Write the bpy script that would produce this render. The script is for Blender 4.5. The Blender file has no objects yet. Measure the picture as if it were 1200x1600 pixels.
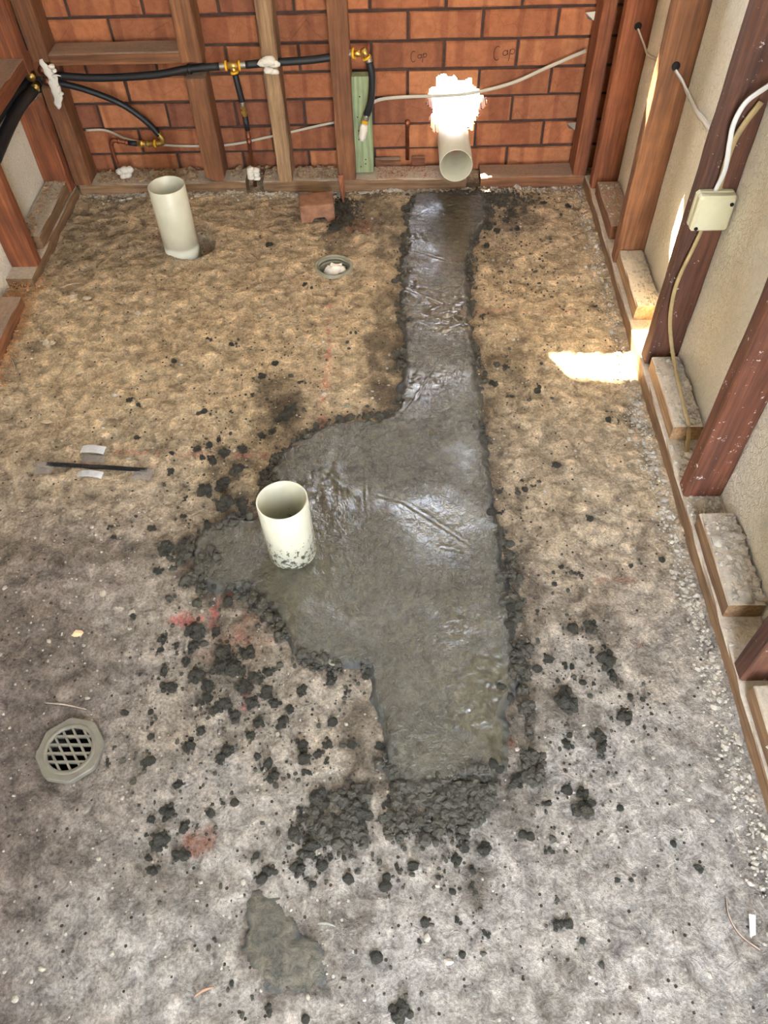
import bpy, math, random
import numpy as np
from mathutils import Vector, Matrix, Euler

# ------------------------------------------------------------------ camera, sky, sun, exposure
S = bpy.context.scene
COL = S.collection
cam_d = bpy.data.cameras.new('camera'); cam = bpy.data.objects.new('camera', cam_d); COL.objects.link(cam)
cam_d.sensor_fit = 'VERTICAL'; cam_d.sensor_height = 36.0; cam_d.lens = 27.28; cam_d.clip_start = 0.02
_M = [[0.99973, 0.00465, -0.02289], [-0.01048, -0.78638, -0.61765], [-0.02088, 0.61772, -0.78612]]
cam.matrix_world = Matrix(((_M[0][0], -_M[1][0], -_M[2][0], 0), (_M[0][1], -_M[1][1], -_M[2][1], 0),
                           (_M[0][2], -_M[1][2], -_M[2][2], 1.45), (0, 0, 0, 1)))
S.camera = cam

W = bpy.data.worlds.new('sky'); S.world = W; W.use_nodes = True
wn = W.node_tree.nodes; wl = W.node_tree.links
bg = wn['Background']
tc = wn.new('ShaderNodeTexCoord'); sp = wn.new('ShaderNodeSeparateXYZ'); cr = wn.new('ShaderNodeValToRGB')
wl.new(tc.outputs['Generated'], sp.inputs[0]); wl.new(sp.outputs['Z'], cr.inputs[0])
cr.color_ramp.elements[0].position = 0.0; cr.color_ramp.elements[0].color = (0.88, 0.92, 1.0, 1)
cr.color_ramp.elements[1].position = 0.8; cr.color_ramp.elements[1].color = (0.60, 0.76, 1.0, 1)
wl.new(cr.outputs[0], bg.inputs[0]); bg.inputs[1].default_value = 8.5

sun_d = bpy.data.lights.new('sun', 'SUN'); sun = bpy.data.objects.new('sun', sun_d); COL.objects.link(sun)
sun_d.energy = 44.0; sun_d.angle = math.radians(0.6); sun_d.color = (1.0, 0.86, 0.62)
sun.rotation_euler = Vector((0.5, -1.0, -1.25)).to_track_quat('-Z', 'Y').to_euler()

S.view_settings.view_transform = 'Standard'; S.view_settings.look = 'None'
S.view_settings.gamma = 1.0; S.view_settings.use_curve_mapping = False
S.view_settings.exposure = 1.95

WX0, WX1, WZ0, WZ1 = -0.13, 0.50, 1.205, 2.05        # window opening in the brick wall
def portal(name, loc, rot, sx, sy):
    d = bpy.data.lights.new(name, 'AREA'); d.shape = 'RECTANGLE'; d.size = sx; d.size_y = sy
    d.cycles.is_portal = True
    o = bpy.data.objects.new(name, d); COL.objects.link(o); o.location = loc; o.rotation_euler = rot
portal('window_portal', ((WX0+WX1)/2, 2.84, (WZ0+WZ1)/2), (-math.pi/2, 0, 0), WX1-WX0, WZ1-WZ0)
portal('doorway_portal', (0.25, -1.06, 1.05), (math.pi/2, 0, 0), 0.6, 2.1)

# measured positions on the floor, in metres
CLODS=[(-0.505, 0.801, 0.022), (-0.508, 0.778, 0.016), (-0.478, 0.788, 0.016), (-0.49, 0.726, 0.016), (-0.539, 0.722, 0.011), (-0.476, 0.693, 0.034), (-0.499, 0.711, 0.01), (-0.551, 0.636, 0.013), (-0.5, 0.638, 0.01), (-0.493, 0.614, 0.011), (-0.491, 0.587, 0.012), (-0.559, 0.567, 0.011), (-0.562, 0.539, 0.016), (-0.49, 0.536, 0.017), (-0.481, 0.539, 0.015), (-0.41, 0.57, 0.03), (-0.394, 0.599, 0.02), (-0.344, 0.547, 0.022), (-0.421, 0.492, 0.02), (-0.33, 0.458, 0.011), (-0.431, 0.443, 0.031), (-0.395, 0.418, 0.023), (-0.437, 0.396, 0.034), (-0.459, 0.431, 0.012), (-0.462, 0.402, 0.012), (-0.395, 0.369, 0.03), (-0.451, 0.363, 0.016), (-0.437, 0.343, 0.022), (-0.351, 0.44, 0.014), (-0.487, 0.457, 0.009), (-0.339, 0.558, 0.025), (-0.349, 0.536, 0.015), (-0.277, 0.547, 0.012), (-0.255, 0.532, 0.017), (-0.266, 0.523, 0.011), (-0.242, 0.51, 0.026), (-0.214, 0.51, 0.011), (-0.183, 0.512, 0.017), (-0.187, 0.54, 0.019), (-0.193, 0.57, 0.027), (-0.146, 0.57, 0.02), (-0.159, 0.552, 0.02), (-0.16, 0.466, 0.04), (-0.122, 0.425, 0.035), (-0.117, 0.405, 0.028), (-0.077, 0.44, 0.042), (-0.091, 0.481, 0.024), (-0.108, 0.464, 0.026), (-0.077, 0.417, 0.03), (-0.033, 0.432, 0.021), (-0.19, 0.448, 0.014), (-0.151, 0.44, 0.014), (-0.185, 0.43, 0.012), (-0.309, 0.459, 0.013), (-0.197, 0.405, 0.017), (-0.164, 0.382, 0.036), (-0.183, 0.345, 0.027), (-0.232, 0.341, 0.025), (-0.246, 0.33, 0.016), (-0.143, 0.352, 0.016), (-0.152, 0.361, 0.016), (-0.129, 0.367, 0.014), (-0.182, 0.371, 0.011), (-0.096, 0.329, 0.016), (-0.032, 0.318, 0.018), (-0.158, 0.321, 0.011), (-0.17, 0.33, 0.009), (-0.105, 0.363, 0.008), (-0.26, 0.367, 0.01), (-0.047, 0.211, 0.017), (-0.279, 0.174, 0.008), (-0.316, 0.237, 0.01), (-0.219, 0.137, 0.018), (-0.157, 0.126, 0.011), (-0.137, 0.618, 0.015), (-0.111, 0.679, 0.015), (-0.144, 0.703, 0.023), (-0.142, 0.538, 0.015), (-0.098, 0.572, 0.015), (0.001, 0.577, 0.011), (-0.009, 0.4, 0.016), (0.051, 0.403, 0.013), (0.144, 0.376, 0.027), (0.213, 0.405, 0.013), (0.226, 0.401, 0.014), (0.255, 0.376, 0.017), (-0.0, 0.434, 0.021), (-0.032, 0.452, 0.016), (0.102, 0.401, 0.014), (0.107, 0.381, 0.014), (0.318, 0.651, 0.046), (0.316, 0.569, 0.022), (0.245, 0.557, 0.02), (0.212, 0.5, 0.029), (0.304, 0.484, 0.017), (0.331, 0.447, 0.04), (0.332, 0.476, 0.024), (0.266, 0.461, 0.011), (0.394, 0.45, 0.01), (0.266, 0.417, 0.006), (0.091, 0.363, 0.022), (0.118, 0.344, 0.017), (-0.007, 0.348, 0.018), (0.016, 0.351, 0.016), (0.059, 0.332, 0.013), (0.082, 0.31, 0.011), (0.095, 0.314, 0.009), (0.118, 0.317, 0.015), (-0.03, 0.332, 0.013), (0.034, 0.263, 0.014), (0.091, 0.264, 0.015), (0.256, 0.26, 0.021), (0.274, 0.261, 0.013), (0.293, 0.236, 0.009), (0.265, 0.209, 0.008), (0.476, 0.389, 0.01), (0.511, 0.349, 0.016), (0.367, 0.329, 0.008), (0.391, 0.329, 0.007), (0.385, 0.155, 0.005), (-0.006, 0.137, 0.034), (0.024, 0.234, 0.011), (0.138, 0.248, 0.015), (0.094, 0.215, 0.01), (0.42, 0.742, 0.042), (0.426, 0.713, 0.023), (0.42, 0.777, 0.013), (0.396, 0.767, 0.015), (0.4, 0.824, 0.03), (0.362, 0.82, 0.019), (0.332, 0.679, 0.023), (0.451, 0.664, 0.017), (0.437, 0.624, 0.03), (0.476, 0.66, 0.009), (0.487, 0.629, 0.01), (0.469, 0.603, 0.007), (0.375, 0.584, 0.027), (0.381, 0.564, 0.022), (0.322, 0.588, 0.01), (0.384, 0.694, 0.013), (0.362, 0.696, 0.012), (0.348, 0.732, 0.014), (0.33, 0.734, 0.016), (0.301, 0.747, 0.018), (0.276, 0.727, 0.016), (0.393, 0.963, 0.016), (0.361, 0.979, 0.014), (0.515, 0.981, 0.009), (0.588, 0.998, 0.013), (0.292, 0.864, 0.012), (0.337, 0.932, 0.011), (-0.464, 1.38, 0.017), (-0.446, 1.331, 0.029), (-0.471, 1.309, 0.029), (-0.403, 1.272, 0.038), (-0.399, 1.346, 0.029), (-0.472, 1.205, 0.041), (-0.437, 1.225, 0.038), (-0.42, 1.17, 0.046), (-0.381, 1.169, 0.037), (-0.52, 1.185, 0.016), (-0.516, 1.13, 0.017), (-0.514, 1.347, 0.023), (-0.486, 1.358, 0.015), (-0.327, 1.403, 0.02), (-0.305, 1.459, 0.047), (-0.359, 1.39, 0.023), (-0.723, 1.522, 0.021), (-0.7, 1.509, 0.01), (-0.517, 1.477, 0.015), (-0.443, 1.475, 0.014), (-0.577, 1.331, 0.015), (-0.498, 1.316, 0.013), (-0.571, 1.268, 0.022), (-0.629, 1.128, 0.012), (-0.684, 1.094, 0.015), (-0.668, 1.068, 0.015), (-0.584, 1.095, 0.021), (-0.541, 1.039, 0.041), (-0.547, 0.975, 0.023), (-0.682, 1.391, 0.013), (-0.582, 0.861, 0.017), (-0.434, 0.823, 0.046), (-0.441, 0.785, 0.027), (-0.424, 0.719, 0.034), (-0.395, 0.697, 0.029), (-0.378, 0.769, 0.04), (-0.347, 0.732, 0.047), (-0.324, 0.769, 0.032), (-0.38, 0.733, 0.032), (-0.356, 0.655, 0.031), (-0.331, 0.631, 0.028), (-0.299, 0.655, 0.028), (-0.37, 0.642, 0.023), (-0.394, 0.669, 0.023), (-0.407, 0.656, 0.017), (-0.297, 0.589, 0.02), (-0.298, 0.711, 0.029), (-0.276, 0.682, 0.028), (-0.254, 0.655, 0.026), (-0.281, 0.615, 0.023), (-0.237, 0.614, 0.028), (-0.22, 0.641, 0.02), (-0.204, 0.682, 0.023), (-0.322, 0.69, 0.034), (-0.449, 0.748, 0.021), (-0.399, 0.823, 0.022), (-0.273, 0.725, 0.024), (-0.204, 2.343, 0.047), (-0.174, 2.404, 0.043), (-0.195, 2.484, 0.035), (-0.421, 2.249, 0.025), (-0.29, 2.028, 0.018), (0.542, 1.434, 0.015), (0.301, 1.198, 0.014), (0.323, 1.21, 0.014), (0.297, 1.23, 0.012), (0.444, 1.112, 0.013), (0.388, 1.275, 0.016), (0.373, 1.55, 0.016), (0.38, 1.563, 0.01), (0.302, 1.527, 0.015), (0.255, 1.578, 0.024), (0.296, 1.642, 0.021), (0.488, 1.889, 0.011), (0.586, 1.907, 0.015), (0.559, 1.884, 0.011), (0.257, 0.461, 0.006), (0.396, 2.323, 0.017), (0.504, 2.476, 0.02), (0.58, 2.458, 0.022), (0.363, 2.374, 0.03), (0.326, 2.311, 0.025), (0.307, 2.338, 0.034), (0.388, 2.412, 0.026), (0.361, 2.473, 0.031), (0.332, 2.515, 0.031), (0.25, 1.862, 0.019), (0.288, 2.227, 0.017), (-0.465, 1.754, 0.013), (-0.478, 1.751, 0.013), (-0.552, 1.779, 0.013), (-0.633, 1.683, 0.013), (-0.377, 1.617, 0.018), (-0.346, 1.669, 0.016), (-0.395, 1.541, 0.016), (-0.287, 1.489, 0.034), (-0.269, 1.589, 0.016)]
PATCH=[(0.062, 2.55), (0.179, 2.558), (0.323, 2.54), (0.305, 2.396), (0.261, 2.283), (0.233, 2.176), (0.22, 2.04), (0.216, 1.914), (0.214, 1.795), (0.219, 1.683), (0.215, 1.553), (0.213, 1.433), (0.223, 1.342), (0.224, 1.235), (0.227, 1.136), (0.233, 1.042), (0.24, 0.955), (0.239, 0.872), (0.235, 0.795), (0.227, 0.707), (0.216, 0.639), (0.204, 0.574), (0.194, 0.53), (0.168, 0.508), (0.126, 0.506), (0.084, 0.498), (0.048, 0.486), (0.012, 0.479), (-0.018, 0.491), (-0.036, 0.525), (-0.036, 0.587), (-0.039, 0.64), (-0.062, 0.681), (-0.069, 0.726), (-0.129, 0.735), (-0.182, 0.749), (-0.23, 0.768), (-0.255, 0.814), (-0.28, 0.864), (-0.316, 0.881), (-0.341, 0.914), (-0.391, 0.914), (-0.421, 0.924), (-0.463, 0.966), (-0.492, 1.015), (-0.486, 1.069), (-0.454, 1.106), (-0.418, 1.121), (-0.35, 1.128), (-0.339, 1.163), (-0.329, 1.223), (-0.319, 1.286), (-0.3, 1.34), (-0.254, 1.383), (-0.19, 1.421), (-0.107, 1.45), (-0.032, 1.449), (-0.006, 1.484), (-0.002, 1.558), (0.009, 1.661), (0.01, 1.8), (0.012, 1.95), (0.013, 2.113), (0.019, 2.254), (0.031, 2.405)]
SMEAR=[(-0.256, 0.314), (-0.221, 0.304), (-0.192, 0.274), (-0.174, 0.259), (-0.141, 0.24), (-0.118, 0.208), (-0.119, 0.18), (-0.141, 0.154), (-0.176, 0.145), (-0.208, 0.157), (-0.241, 0.18), (-0.266, 0.198), (-0.278, 0.221), (-0.271, 0.254), (-0.269, 0.289)]
CREASES=[[(0.016, 1.997), (0.083, 1.948), (0.13, 1.916)], [(0.039, 2.199), (0.14, 2.144), (0.233, 2.09)], [(0.159, 1.915), (0.192, 1.825), (0.21, 1.684)], [(0.121, 1.686), (0.028, 1.483), (-0.04, 1.369)], [(0.21, 1.684), (0.221, 1.579)], [(-0.054, 1.179), (0.007, 1.158), (0.067, 1.109), (0.166, 1.025), (0.214, 0.989)], [(-0.087, 1.282), (-0.082, 1.179), (-0.076, 1.102)], [(-0.125, 1.011), (-0.106, 0.958), (-0.108, 0.925)], [(-0.037, 0.859), (-0.013, 0.797), (0.016, 0.737)], [(-0.041, 1.689), (0.029, 1.582)], [(-0.105, 1.347), (-0.039, 1.281), (-0.008, 1.218)], [(0.094, 1.026), (0.165, 1.008), (0.239, 1.024)]]
DAMP=[(-0.041, 1.689, 0.047, 0.326, 0.9), (-0.033, 1.92, 0.038, 0.229, 0.7), (-0.023, 2.292, 0.055, 0.236, 0.8), (-0.33, 1.49, 0.072, 0.126, 0.9), (-0.27, 1.372, 0.099, 0.069, 0.9), (-0.346, 1.307, 0.036, 0.112, 0.6), (-0.424, 1.224, 0.079, 0.128, 0.8), (-0.416, 0.996, 0.088, 0.091, 0.6), (-0.314, 0.861, 0.083, 0.045, 1), (-0.329, 0.754, 0.08, 0.06, 0.55), (-0.378, 0.769, 0.094, 0.109, 0.5), (-0.074, 0.614, 0.05, 0.124, 0.85), (-0.06, 0.513, 0.072, 0.049, 0.9), (0.081, 0.442, 0.128, 0.046, 0.7), (0.121, 0.344, 0.029, 0.064, 0.7), (0.275, 0.954, 0.042, 0.3, 0.6), (0.255, 0.652, 0.04, 0.158, 0.7), (0.318, 0.651, 0.05, 0.041, 0.7), (0.431, 0.793, 0.048, 0.062, 0.6), (0.275, 1.603, 0.087, 0.162, 0.75), (0.24, 1.386, 0.042, 0.142, 0.6), (0.347, 2.434, 0.129, 0.165, 0.8), (-0.131, 2.41, 0.13, 0.121, 0.75), (-0.173, 2.373, 0.065, 0.161, 0.8), (0.158, 2.584, 0.402, 0.043, 0.9), (-0.153, 0.466, 0.071, 0.072, 0.4), (-0.251, 0.628, 0.101, 0.083, 0.45), (0.369, 0.92, 0.028, 0.027, 0.7), (0.326, 0.856, 0.035, 0.019, 0.6), (0.361, 0.816, 0.024, 0.018, 0.7), (0.372, 0.631, 0.027, 0.019, 0.7), (0.377, 0.586, 0.032, 0.039, 0.5), (0.387, 1.264, 0.028, 0.017, 0.6), (0.229, 0.146, 0.03, 0.026, 0.6), (0.264, 0.181, 0.023, 0.02, 0.5), (0.319, 0.142, 0.04, 0.01, 0.5), (0.388, 1.275, 0.031, 0.017, 0.5), (-0.094, 0.264, 0.043, 0.05, 0.45), (-0.076, 0.208, 0.031, 0.037, 0.4), (0.214, 0.494, 0.024, 0.022, 0.6), (0.023, 0.431, 0.058, 0.034, 0.5), (0.304, 2.174, 0.041, 0.071, 0.6), (0.25, 1.853, 0.034, 0.048, 0.6), (-0.553, 0.801, 0.055, 0.025, 0.15), (-0.773, 0.803, 0.151, 0.096, 0.5), (-0.712, 0.728, 0.12, 0.059, 0.35), (-0.732, 0.527, 0.074, 0.13, 0.35), (-0.653, 0.377, 0.138, 0.067, 0.3), (-0.42, 0.304, 0.078, 0.041, 0.35), (-0.7, 1.017, 0.266, 0.04, 0.45), (-0.48, 1.033, 0.148, 0.04, 0.45), (-0.884, 1.037, 0.09, 0.033, 0.5), (-0.466, 0.551, 0.049, 0.038, 0.25), (-0.711, 2.222, 0.105, 0.066, 0.45), (-0.986, 2.52, 0.136, 0.129, 0.35), (-0.349, 2.417, 0.057, 0.081, 0.5), (-1.042, 2.287, 0.172, 0.237, 0.25), (-1.022, 1.753, 0.049, 0.023, 0.5), (0.572, 0.227, 0.021, 0.028, 0.2), (0.224, 0.721, 0.023, 0.25, 0.5)]
WHITE=[(-0.358, 0.49, 0.168, 0.139, 0.5), (-0.46, 0.226, 0.256, 0.088, 0.55), (0.432, 0.464, 0.231, 0.329, 0.5), (0.3, 0.355, 0.331, 0.133, 0.4), (-0.236, 0.466, 0.154, 0.084, 0.4), (-0.013, 0.208, 0.312, 0.076, 0.5), (0.513, 0.87, 0.15, 0.281, 0.35), (0.072, 0.255, 0.213, 0.079, 0.4), (-0.353, 0.628, 0.076, 0.055, 0.3), (-0.779, 0.826, 0.042, 0.019, 0.4), (0.433, 0.208, 0.206, 0.115, 0.35), (-0.344, 0.171, 0.155, 0.074, 0.3), (0.292, 0.548, 0.072, 0.158, 0.3), (0.546, 2.635, 0.135, 0.044, 0.5)]
PINK=[[[(-0.21, 1.94), (-0.202, 1.805), (-0.198, 1.679), (-0.202, 1.562), (-0.207, 1.424)], 0.01, 0.75], [[(-0.752, 1.345), (-0.594, 1.333), (-0.462, 1.327), (-0.315, 1.329)], 0.012, 0.4], [[(-0.483, 0.855), (-0.452, 0.85), (-0.418, 0.859)], 0.018, 0.85], [[(-0.391, 0.919), (-0.407, 0.878), (-0.415, 0.839), (-0.385, 0.823), (-0.321, 0.799)], 0.012, 0.6], [[(-0.265, 0.853), (-0.264, 0.799), (-0.279, 0.784)], 0.012, 0.6], [[(-0.317, 0.704), (-0.316, 0.676), (-0.317, 0.648)], 0.01, 0.6], [[(-0.349, 0.919), (-0.39, 0.911)], 0.012, 0.5], [[(0.148, 1.885), (0.3, 1.89), (0.581, 1.88)], 0.01, 0.25]]
RUST=[(-0.359, 0.396, 0.028, 0.027, 1), (-0.309, 0.814, 0.041, 0.047, 0.5), (-0.379, 0.777, 0.04, 0.027, 0.4), (0.492, 0.944, 0.031, 0.01, 0.6), (-0.13, 2.352, 0.043, 0.039, 0.6), (0.198, 0.574, 0.015, 0.01, 0.7), (0.443, 0.944, 0.02, 0.008, 0.6), (0.495, 0.781, 0.011, 0.007, 0.6), (0.504, 0.727, 0.01, 0.006, 0.4)]

# ------------------------------------------------------------------ helpers
rng = np.random.default_rng(11); random.seed(5)
def lin(c):
    return tuple((v/255/12.92 if v/255 <= .04045 else ((v/255+.055)/1.055)**2.4) for v in c)
def tag(o, label=None, cat=None, group=None, kind=None):
    if label: o['label'] = label
    if cat: o['category'] = cat
    if group: o['group'] = group
    if kind: o['kind'] = kind
    return o
def wloc(o):
    v = Vector(o.location)
    while o.parent: o = o.parent; v = v + Vector(o.location)
    return v
def obj(name, V, F, mat, parent=None, smooth=False, origin=True):
    V = np.asarray(V, float)
    if origin:
        c = np.array([(V[:,0].min()+V[:,0].max())/2, (V[:,1].min()+V[:,1].max())/2, V[:,2].min()])
    else: c = np.zeros(3)
    me = bpy.data.meshes.new(name)
    me.from_pydata((V-c).tolist(), [], F if isinstance(F, list) else F.tolist())
    if mat: me.materials.append(mat)
    if smooth: me.polygons.foreach_set('use_smooth', [True]*len(me.polygons))
    me.update()
    o = bpy.data.objects.new(name, me); COL.objects.link(o)
    o.location = Vector(c)
    if parent: o.parent = parent; o.location = Vector(c) - wloc(parent)
    return o
def empty(name, loc, label, cat, group=None):
    o = bpy.data.objects.new(name, None); COL.objects.link(o); o.location = loc; o.empty_display_size = .05
    return tag(o, label, cat, group)
class MB:
    def __init__(s): s.v = []; s.f = []; s.n = 0
    def add(s, V, F):
        V = np.asarray(V, float); s.v.append(V); s.f += [tuple(i+s.n for i in f) for f in F]; s.n += len(V)
    def build(s, name, mat, parent=None, smooth=False): return obj(name, np.vstack(s.v), s.f, mat, parent, smooth)
BOXF = [(0,3,2,1),(4,5,6,7),(0,1,5,4),(1,2,6,5),(2,3,7,6),(3,0,4,7)]
def boxv(x0,x1,y0,y1,z0,z1):
    return np.array([(x0,y0,z0),(x1,y0,z0),(x1,y1,z0),(x0,y1,z0),(x0,y0,z1),(x1,y0,z1),(x1,y1,z1),(x0,y1,z1)], float)
def noise1(t, seed):
    r = np.random.default_rng(seed).uniform(-1,1,256); i = np.floor(t).astype(int); f = t-i; f = f*f*(3-2*f)
    return r[i % 256]*(1-f)+r[(i+1) % 256]*f
def vnoise(x, y, seed):
    r = np.random.default_rng(seed).uniform(-1,1,(256,256))
    xi = np.floor(x).astype(int); yi = np.floor(y).astype(int); fx = x-xi; fy = y-yi
    fx = fx*fx*(3-2*fx); fy = fy*fy*(3-2*fy); xi %= 256; yi %= 256; x1 = (xi+1) % 256; y1 = (yi+1) % 256
    return (r[xi,yi]*(1-fx)+r[x1,yi]*fx)*(1-fy)+(r[xi,y1]*(1-fx)+r[x1,y1]*fx)*fy
def fbm(x, y, s, seed, octv=4):
    a = 1.; t = 0; v = 0
    for k in range(octv):
        v = v + a*vnoise((x*.8+y*.6)/s+17*k, (y*.8-x*.6)/s+31*k, seed+k); t += a; a *= .5; s *= .5
    return v/t*1.6
def timber(name, b, mat, axis=2, rough=.0012, seed=0, parent=None, bev=.003, mb=None, chew=0):
    """sawn timber: cross-section with eased arrises, wavering along its length"""
    x0,x1,y0,y1,z0,z1 = b; lo = [x0,y0,z0]; hi = [x1,y1,z1]
    a, c = [i for i in range(3) if i != axis]
    L = hi[axis]-lo[axis]; n = max(3, int(L/.04))
    A0,A1,C0,C1 = lo[a],hi[a],lo[c],hi[c]
    sec = [(A0+bev,C0),((A0+A1)/2,C0),(A1-bev,C0),(A1,C0+bev),(A1,(C0+C1)/2),(A1,C1-bev),(A1-bev,C1),((A0+A1)/2,C1),(A0+bev,C1),(A0,C1-bev),(A0,(C0+C1)/2),(A0,C0+bev)]
    m = len(sec); V = []; ts = np.linspace(0,1,n+1)
    for i,t in enumerate(ts):
        for j,(u,w) in enumerate(sec):
            p = [0,0,0]; q = lo[axis]+L*t
            du = rough*noise1(np.array([q*14+j*.9]), seed+1)[0]; dw = rough*noise1(np.array([q*14+j*.9]), seed+2)[0]
            if chew and i in (0,): q += chew*abs(noise1(np.array([j*1.7]), seed+3)[0])
            p[axis] = q; p[a] = u+du; p[c] = w+dw; V.append(p)
    F = []
    for i in range(n):
        for j in range(m):
            k = (j+1) % m; f = (i*m+j, i*m+k, (i+1)*m+k, (i+1)*m+j); F.append(f if axis != 1 else f[::-1])
    e = tuple(range(m)); t_ = tuple(n*m+j for j in range(m))
    F.append(e[::-1] if axis != 1 else e); F.append(t_ if axis != 1 else t_[::-1])
    if mb is not None: mb.add(V, F); return None
    return obj(name, V, F, mat, parent)
def spline(pts, k=6):
    P = np.array(pts, float)
    if len(P) < 3: return P
    Q = np.vstack([2*P[0]-P[1], P, 2*P[-1]-P[-2]]); out = []
    for i in range(1, len(Q)-2):
        for t in np.arange(k)/k:
            out.append(.5*((2*Q[i])+(-Q[i-1]+Q[i+1])*t+(2*Q[i-1]-5*Q[i]+4*Q[i+1]-Q[i+2])*t*t+(-Q[i-1]+3*Q[i]-3*Q[i+1]+Q[i+2])*t**3))
    out.append(P[-1]); return np.array(out)
def tubeVF(pts, r, seg=12, flat=None, up=(0,0,1), k=6, smooth=True):
    """round tube, or a flat one: flat=(half width, half thickness); up = its thickness direction"""
    P = spline(pts, k) if smooth else np.array(pts, float); V = []; n = len(P); prev = None
    R = np.full(n, r) if np.isscalar(r) else np.interp(np.linspace(0,1,n), np.linspace(0,1,len(r)), r)
    for i in range(n):
        d = P[min(i+1,n-1)]-P[max(i-1,0)]; d /= np.linalg.norm(d)+1e-9
        u = np.array(up, float) if (prev is None or flat) else prev
        u = u-d*np.dot(u,d)
        if np.linalg.norm(u) < 1e-3: u = np.cross(d, (1,0.3,0))
        u /= np.linalg.norm(u); w = np.cross(d,u); prev = u
        for j in range(seg):
            a = 2*math.pi*j/seg; cx, sx = math.cos(a), math.sin(a)
            if flat:
                cx = math.copysign(abs(cx)**.5, cx)*flat[0]; sx = math.copysign(abs(sx)**.7, sx)*flat[1]
                V.append(P[i]+w*cx+u*sx)
            else: V.append(P[i]+(w*cx+u*sx)*R[i])
    F = [(i*seg+j, i*seg+(j+1) % seg, (i+1)*seg+(j+1) % seg, (i+1)*seg+j) for i in range(n-1) for j in range(seg)]
    F += [tuple(range(seg))[::-1], tuple((n-1)*seg+j for j in range(seg))]
    return V, F
def tube(name, pts, r, mat, parent=None, **k):
    V, F = tubeVF(pts, r, **k); return obj(name, V, F, mat, parent, True)
def lathe(name, prof, origin, axis, mat, parent=None, seg=32, closed=True, smooth=True):
    """prof: (radius, distance along axis) pairs; closed: joins last to first"""
    ax = Vector(axis).normalized(); u = ax.orthogonal().normalized(); w = ax.cross(u); V = []; m = len(prof)
    for i in range(seg):
        a = 2*math.pi*i/seg; d = u*math.cos(a)+w*math.sin(a)
        for r, h in prof: V.append(tuple(Vector(origin)+d*r+ax*h))
    F = []
    for i in range(seg):
        k = (i+1) % seg
        for j in range(m if closed else m-1):
            l = (j+1) % m; F.append((i*m+j, k*m+j, k*m+l, i*m+l))
    return obj(name, V, F, mat, parent, smooth)
def ico(sub=1):
    import bmesh
    bm = bmesh.new(); bmesh.ops.create_icosphere(bm, subdivisions=sub, radius=1.0)
    V = np.array([v.co[:] for v in bm.verts]); F = [tuple(v.index for v in f.verts) for f in bm.faces]; bm.free(); return V, F
ICO = {k: ico(k) for k in (1,2,3)}
def lump(seed, sub=2, blobs=1, amp=.25, freq=1.6):
    """knobbly lump of unit radius made of one or several welded blobs, sits on z=0"""
    r = np.random.default_rng(seed); mb = MB()
    for b in range(blobs):
        V, F = ICO[sub]; s = 1. if blobs == 1 else r.uniform(.22,.46)
        if blobs > 1:
            a = r.uniform(0,6.28); q = r.uniform(0,.72); c = np.array([q*math.cos(a), q*math.sin(a), r.uniform(.1,.55)*(1-q)+.1])
        else: c = np.array([0,0,.35])
        ph = r.uniform(0,50,3)
        d = 1+amp*(vnoise(V[:,0]*freq+ph[0], V[:,1]*freq+V[:,2]*2.3+ph[1], 91)+.6*vnoise(V[:,0]*freq*2.3+ph[2], V[:,2]*freq*2.3+V[:,1]*3+ph[0], 92))
        W_ = V*d[:,None]*s*np.array([1,r.uniform(.75,1.1),r.uniform(.6,.85)])+c
        W_[:,2] = np.maximum(W_[:,2], -.05); mb.add(W_, F)
    return np.vstack(mb.v), mb.f

# ------------------------------------------------------------------ materials
def mat(name, base=(.5,.5,.5), rough=.7, metal=0., spec=.5):
    m = bpy.data.materials.new(name); m.use_nodes = True; b = m.node_tree.nodes['Principled BSDF']
    b.inputs['Base Color'].default_value = (*base, 1); b.inputs['Roughness'].default_value = rough
    b.inputs['Metallic'].default_value = metal; b.inputs['Specular IOR Level'].default_value = spec
    return m, m.node_tree.nodes, m.node_tree.links, b
def nz(N, L, scale, detail=4, rough=.6, vec=None, dist=0.):
    n = N.new('ShaderNodeTexNoise'); n.inputs['Scale'].default_value = scale; n.inputs['Detail'].default_value = detail
    n.inputs['Roughness'].default_value = rough; n.inputs['Distortion'].default_value = dist
    if vec: L.new(vec, n.inputs['Vector'])
    return n
def ramp(N, L, src, stops):
    r = N.new('ShaderNodeValToRGB'); e = r.color_ramp.elements
    while len(e) < len(stops): e.new(.5)
    for i,(p,c) in enumerate(stops): e[i].position = p; e[i].color = (*c,1) if len(c) == 3 else c
    L.new(src, r.inputs[0]); return r
def mix(N, L, fac, a, b, mode='MIX'):
    m = N.new('ShaderNodeMix'); m.data_type = 'RGBA'; m.blend_type = mode
    for s, v in ((0,fac),(6,a),(7,b)):
        if isinstance(v, bpy.types.NodeSocket): L.new(v, m.inputs[s])
        else: m.inputs[s].default_value = v if s == 0 else (*v,1)
    return m.outputs[2]
def math_(N, L, op, a, b):
    m = N.new('ShaderNodeMath'); m.operation = op
    for s, v in ((0,a),(1,b)):
        if isinstance(v, bpy.types.NodeSocket): L.new(v, m.inputs[s])
        else: m.inputs[s].default_value = v
    return m.outputs[0]
def bump(N, L, b, h, strength=.5, dist=.002, prev=None):
    n = N.new('ShaderNodeBump'); n.inputs['Strength'].default_value = strength; n.inputs['Distance'].default_value = dist
    L.new(h, n.inputs['Height'])
    if prev: L.new(prev, n.inputs['Normal'])
    if b: L.new(n.outputs[0], b.inputs['Normal'])
    return n.outputs[0]
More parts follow.
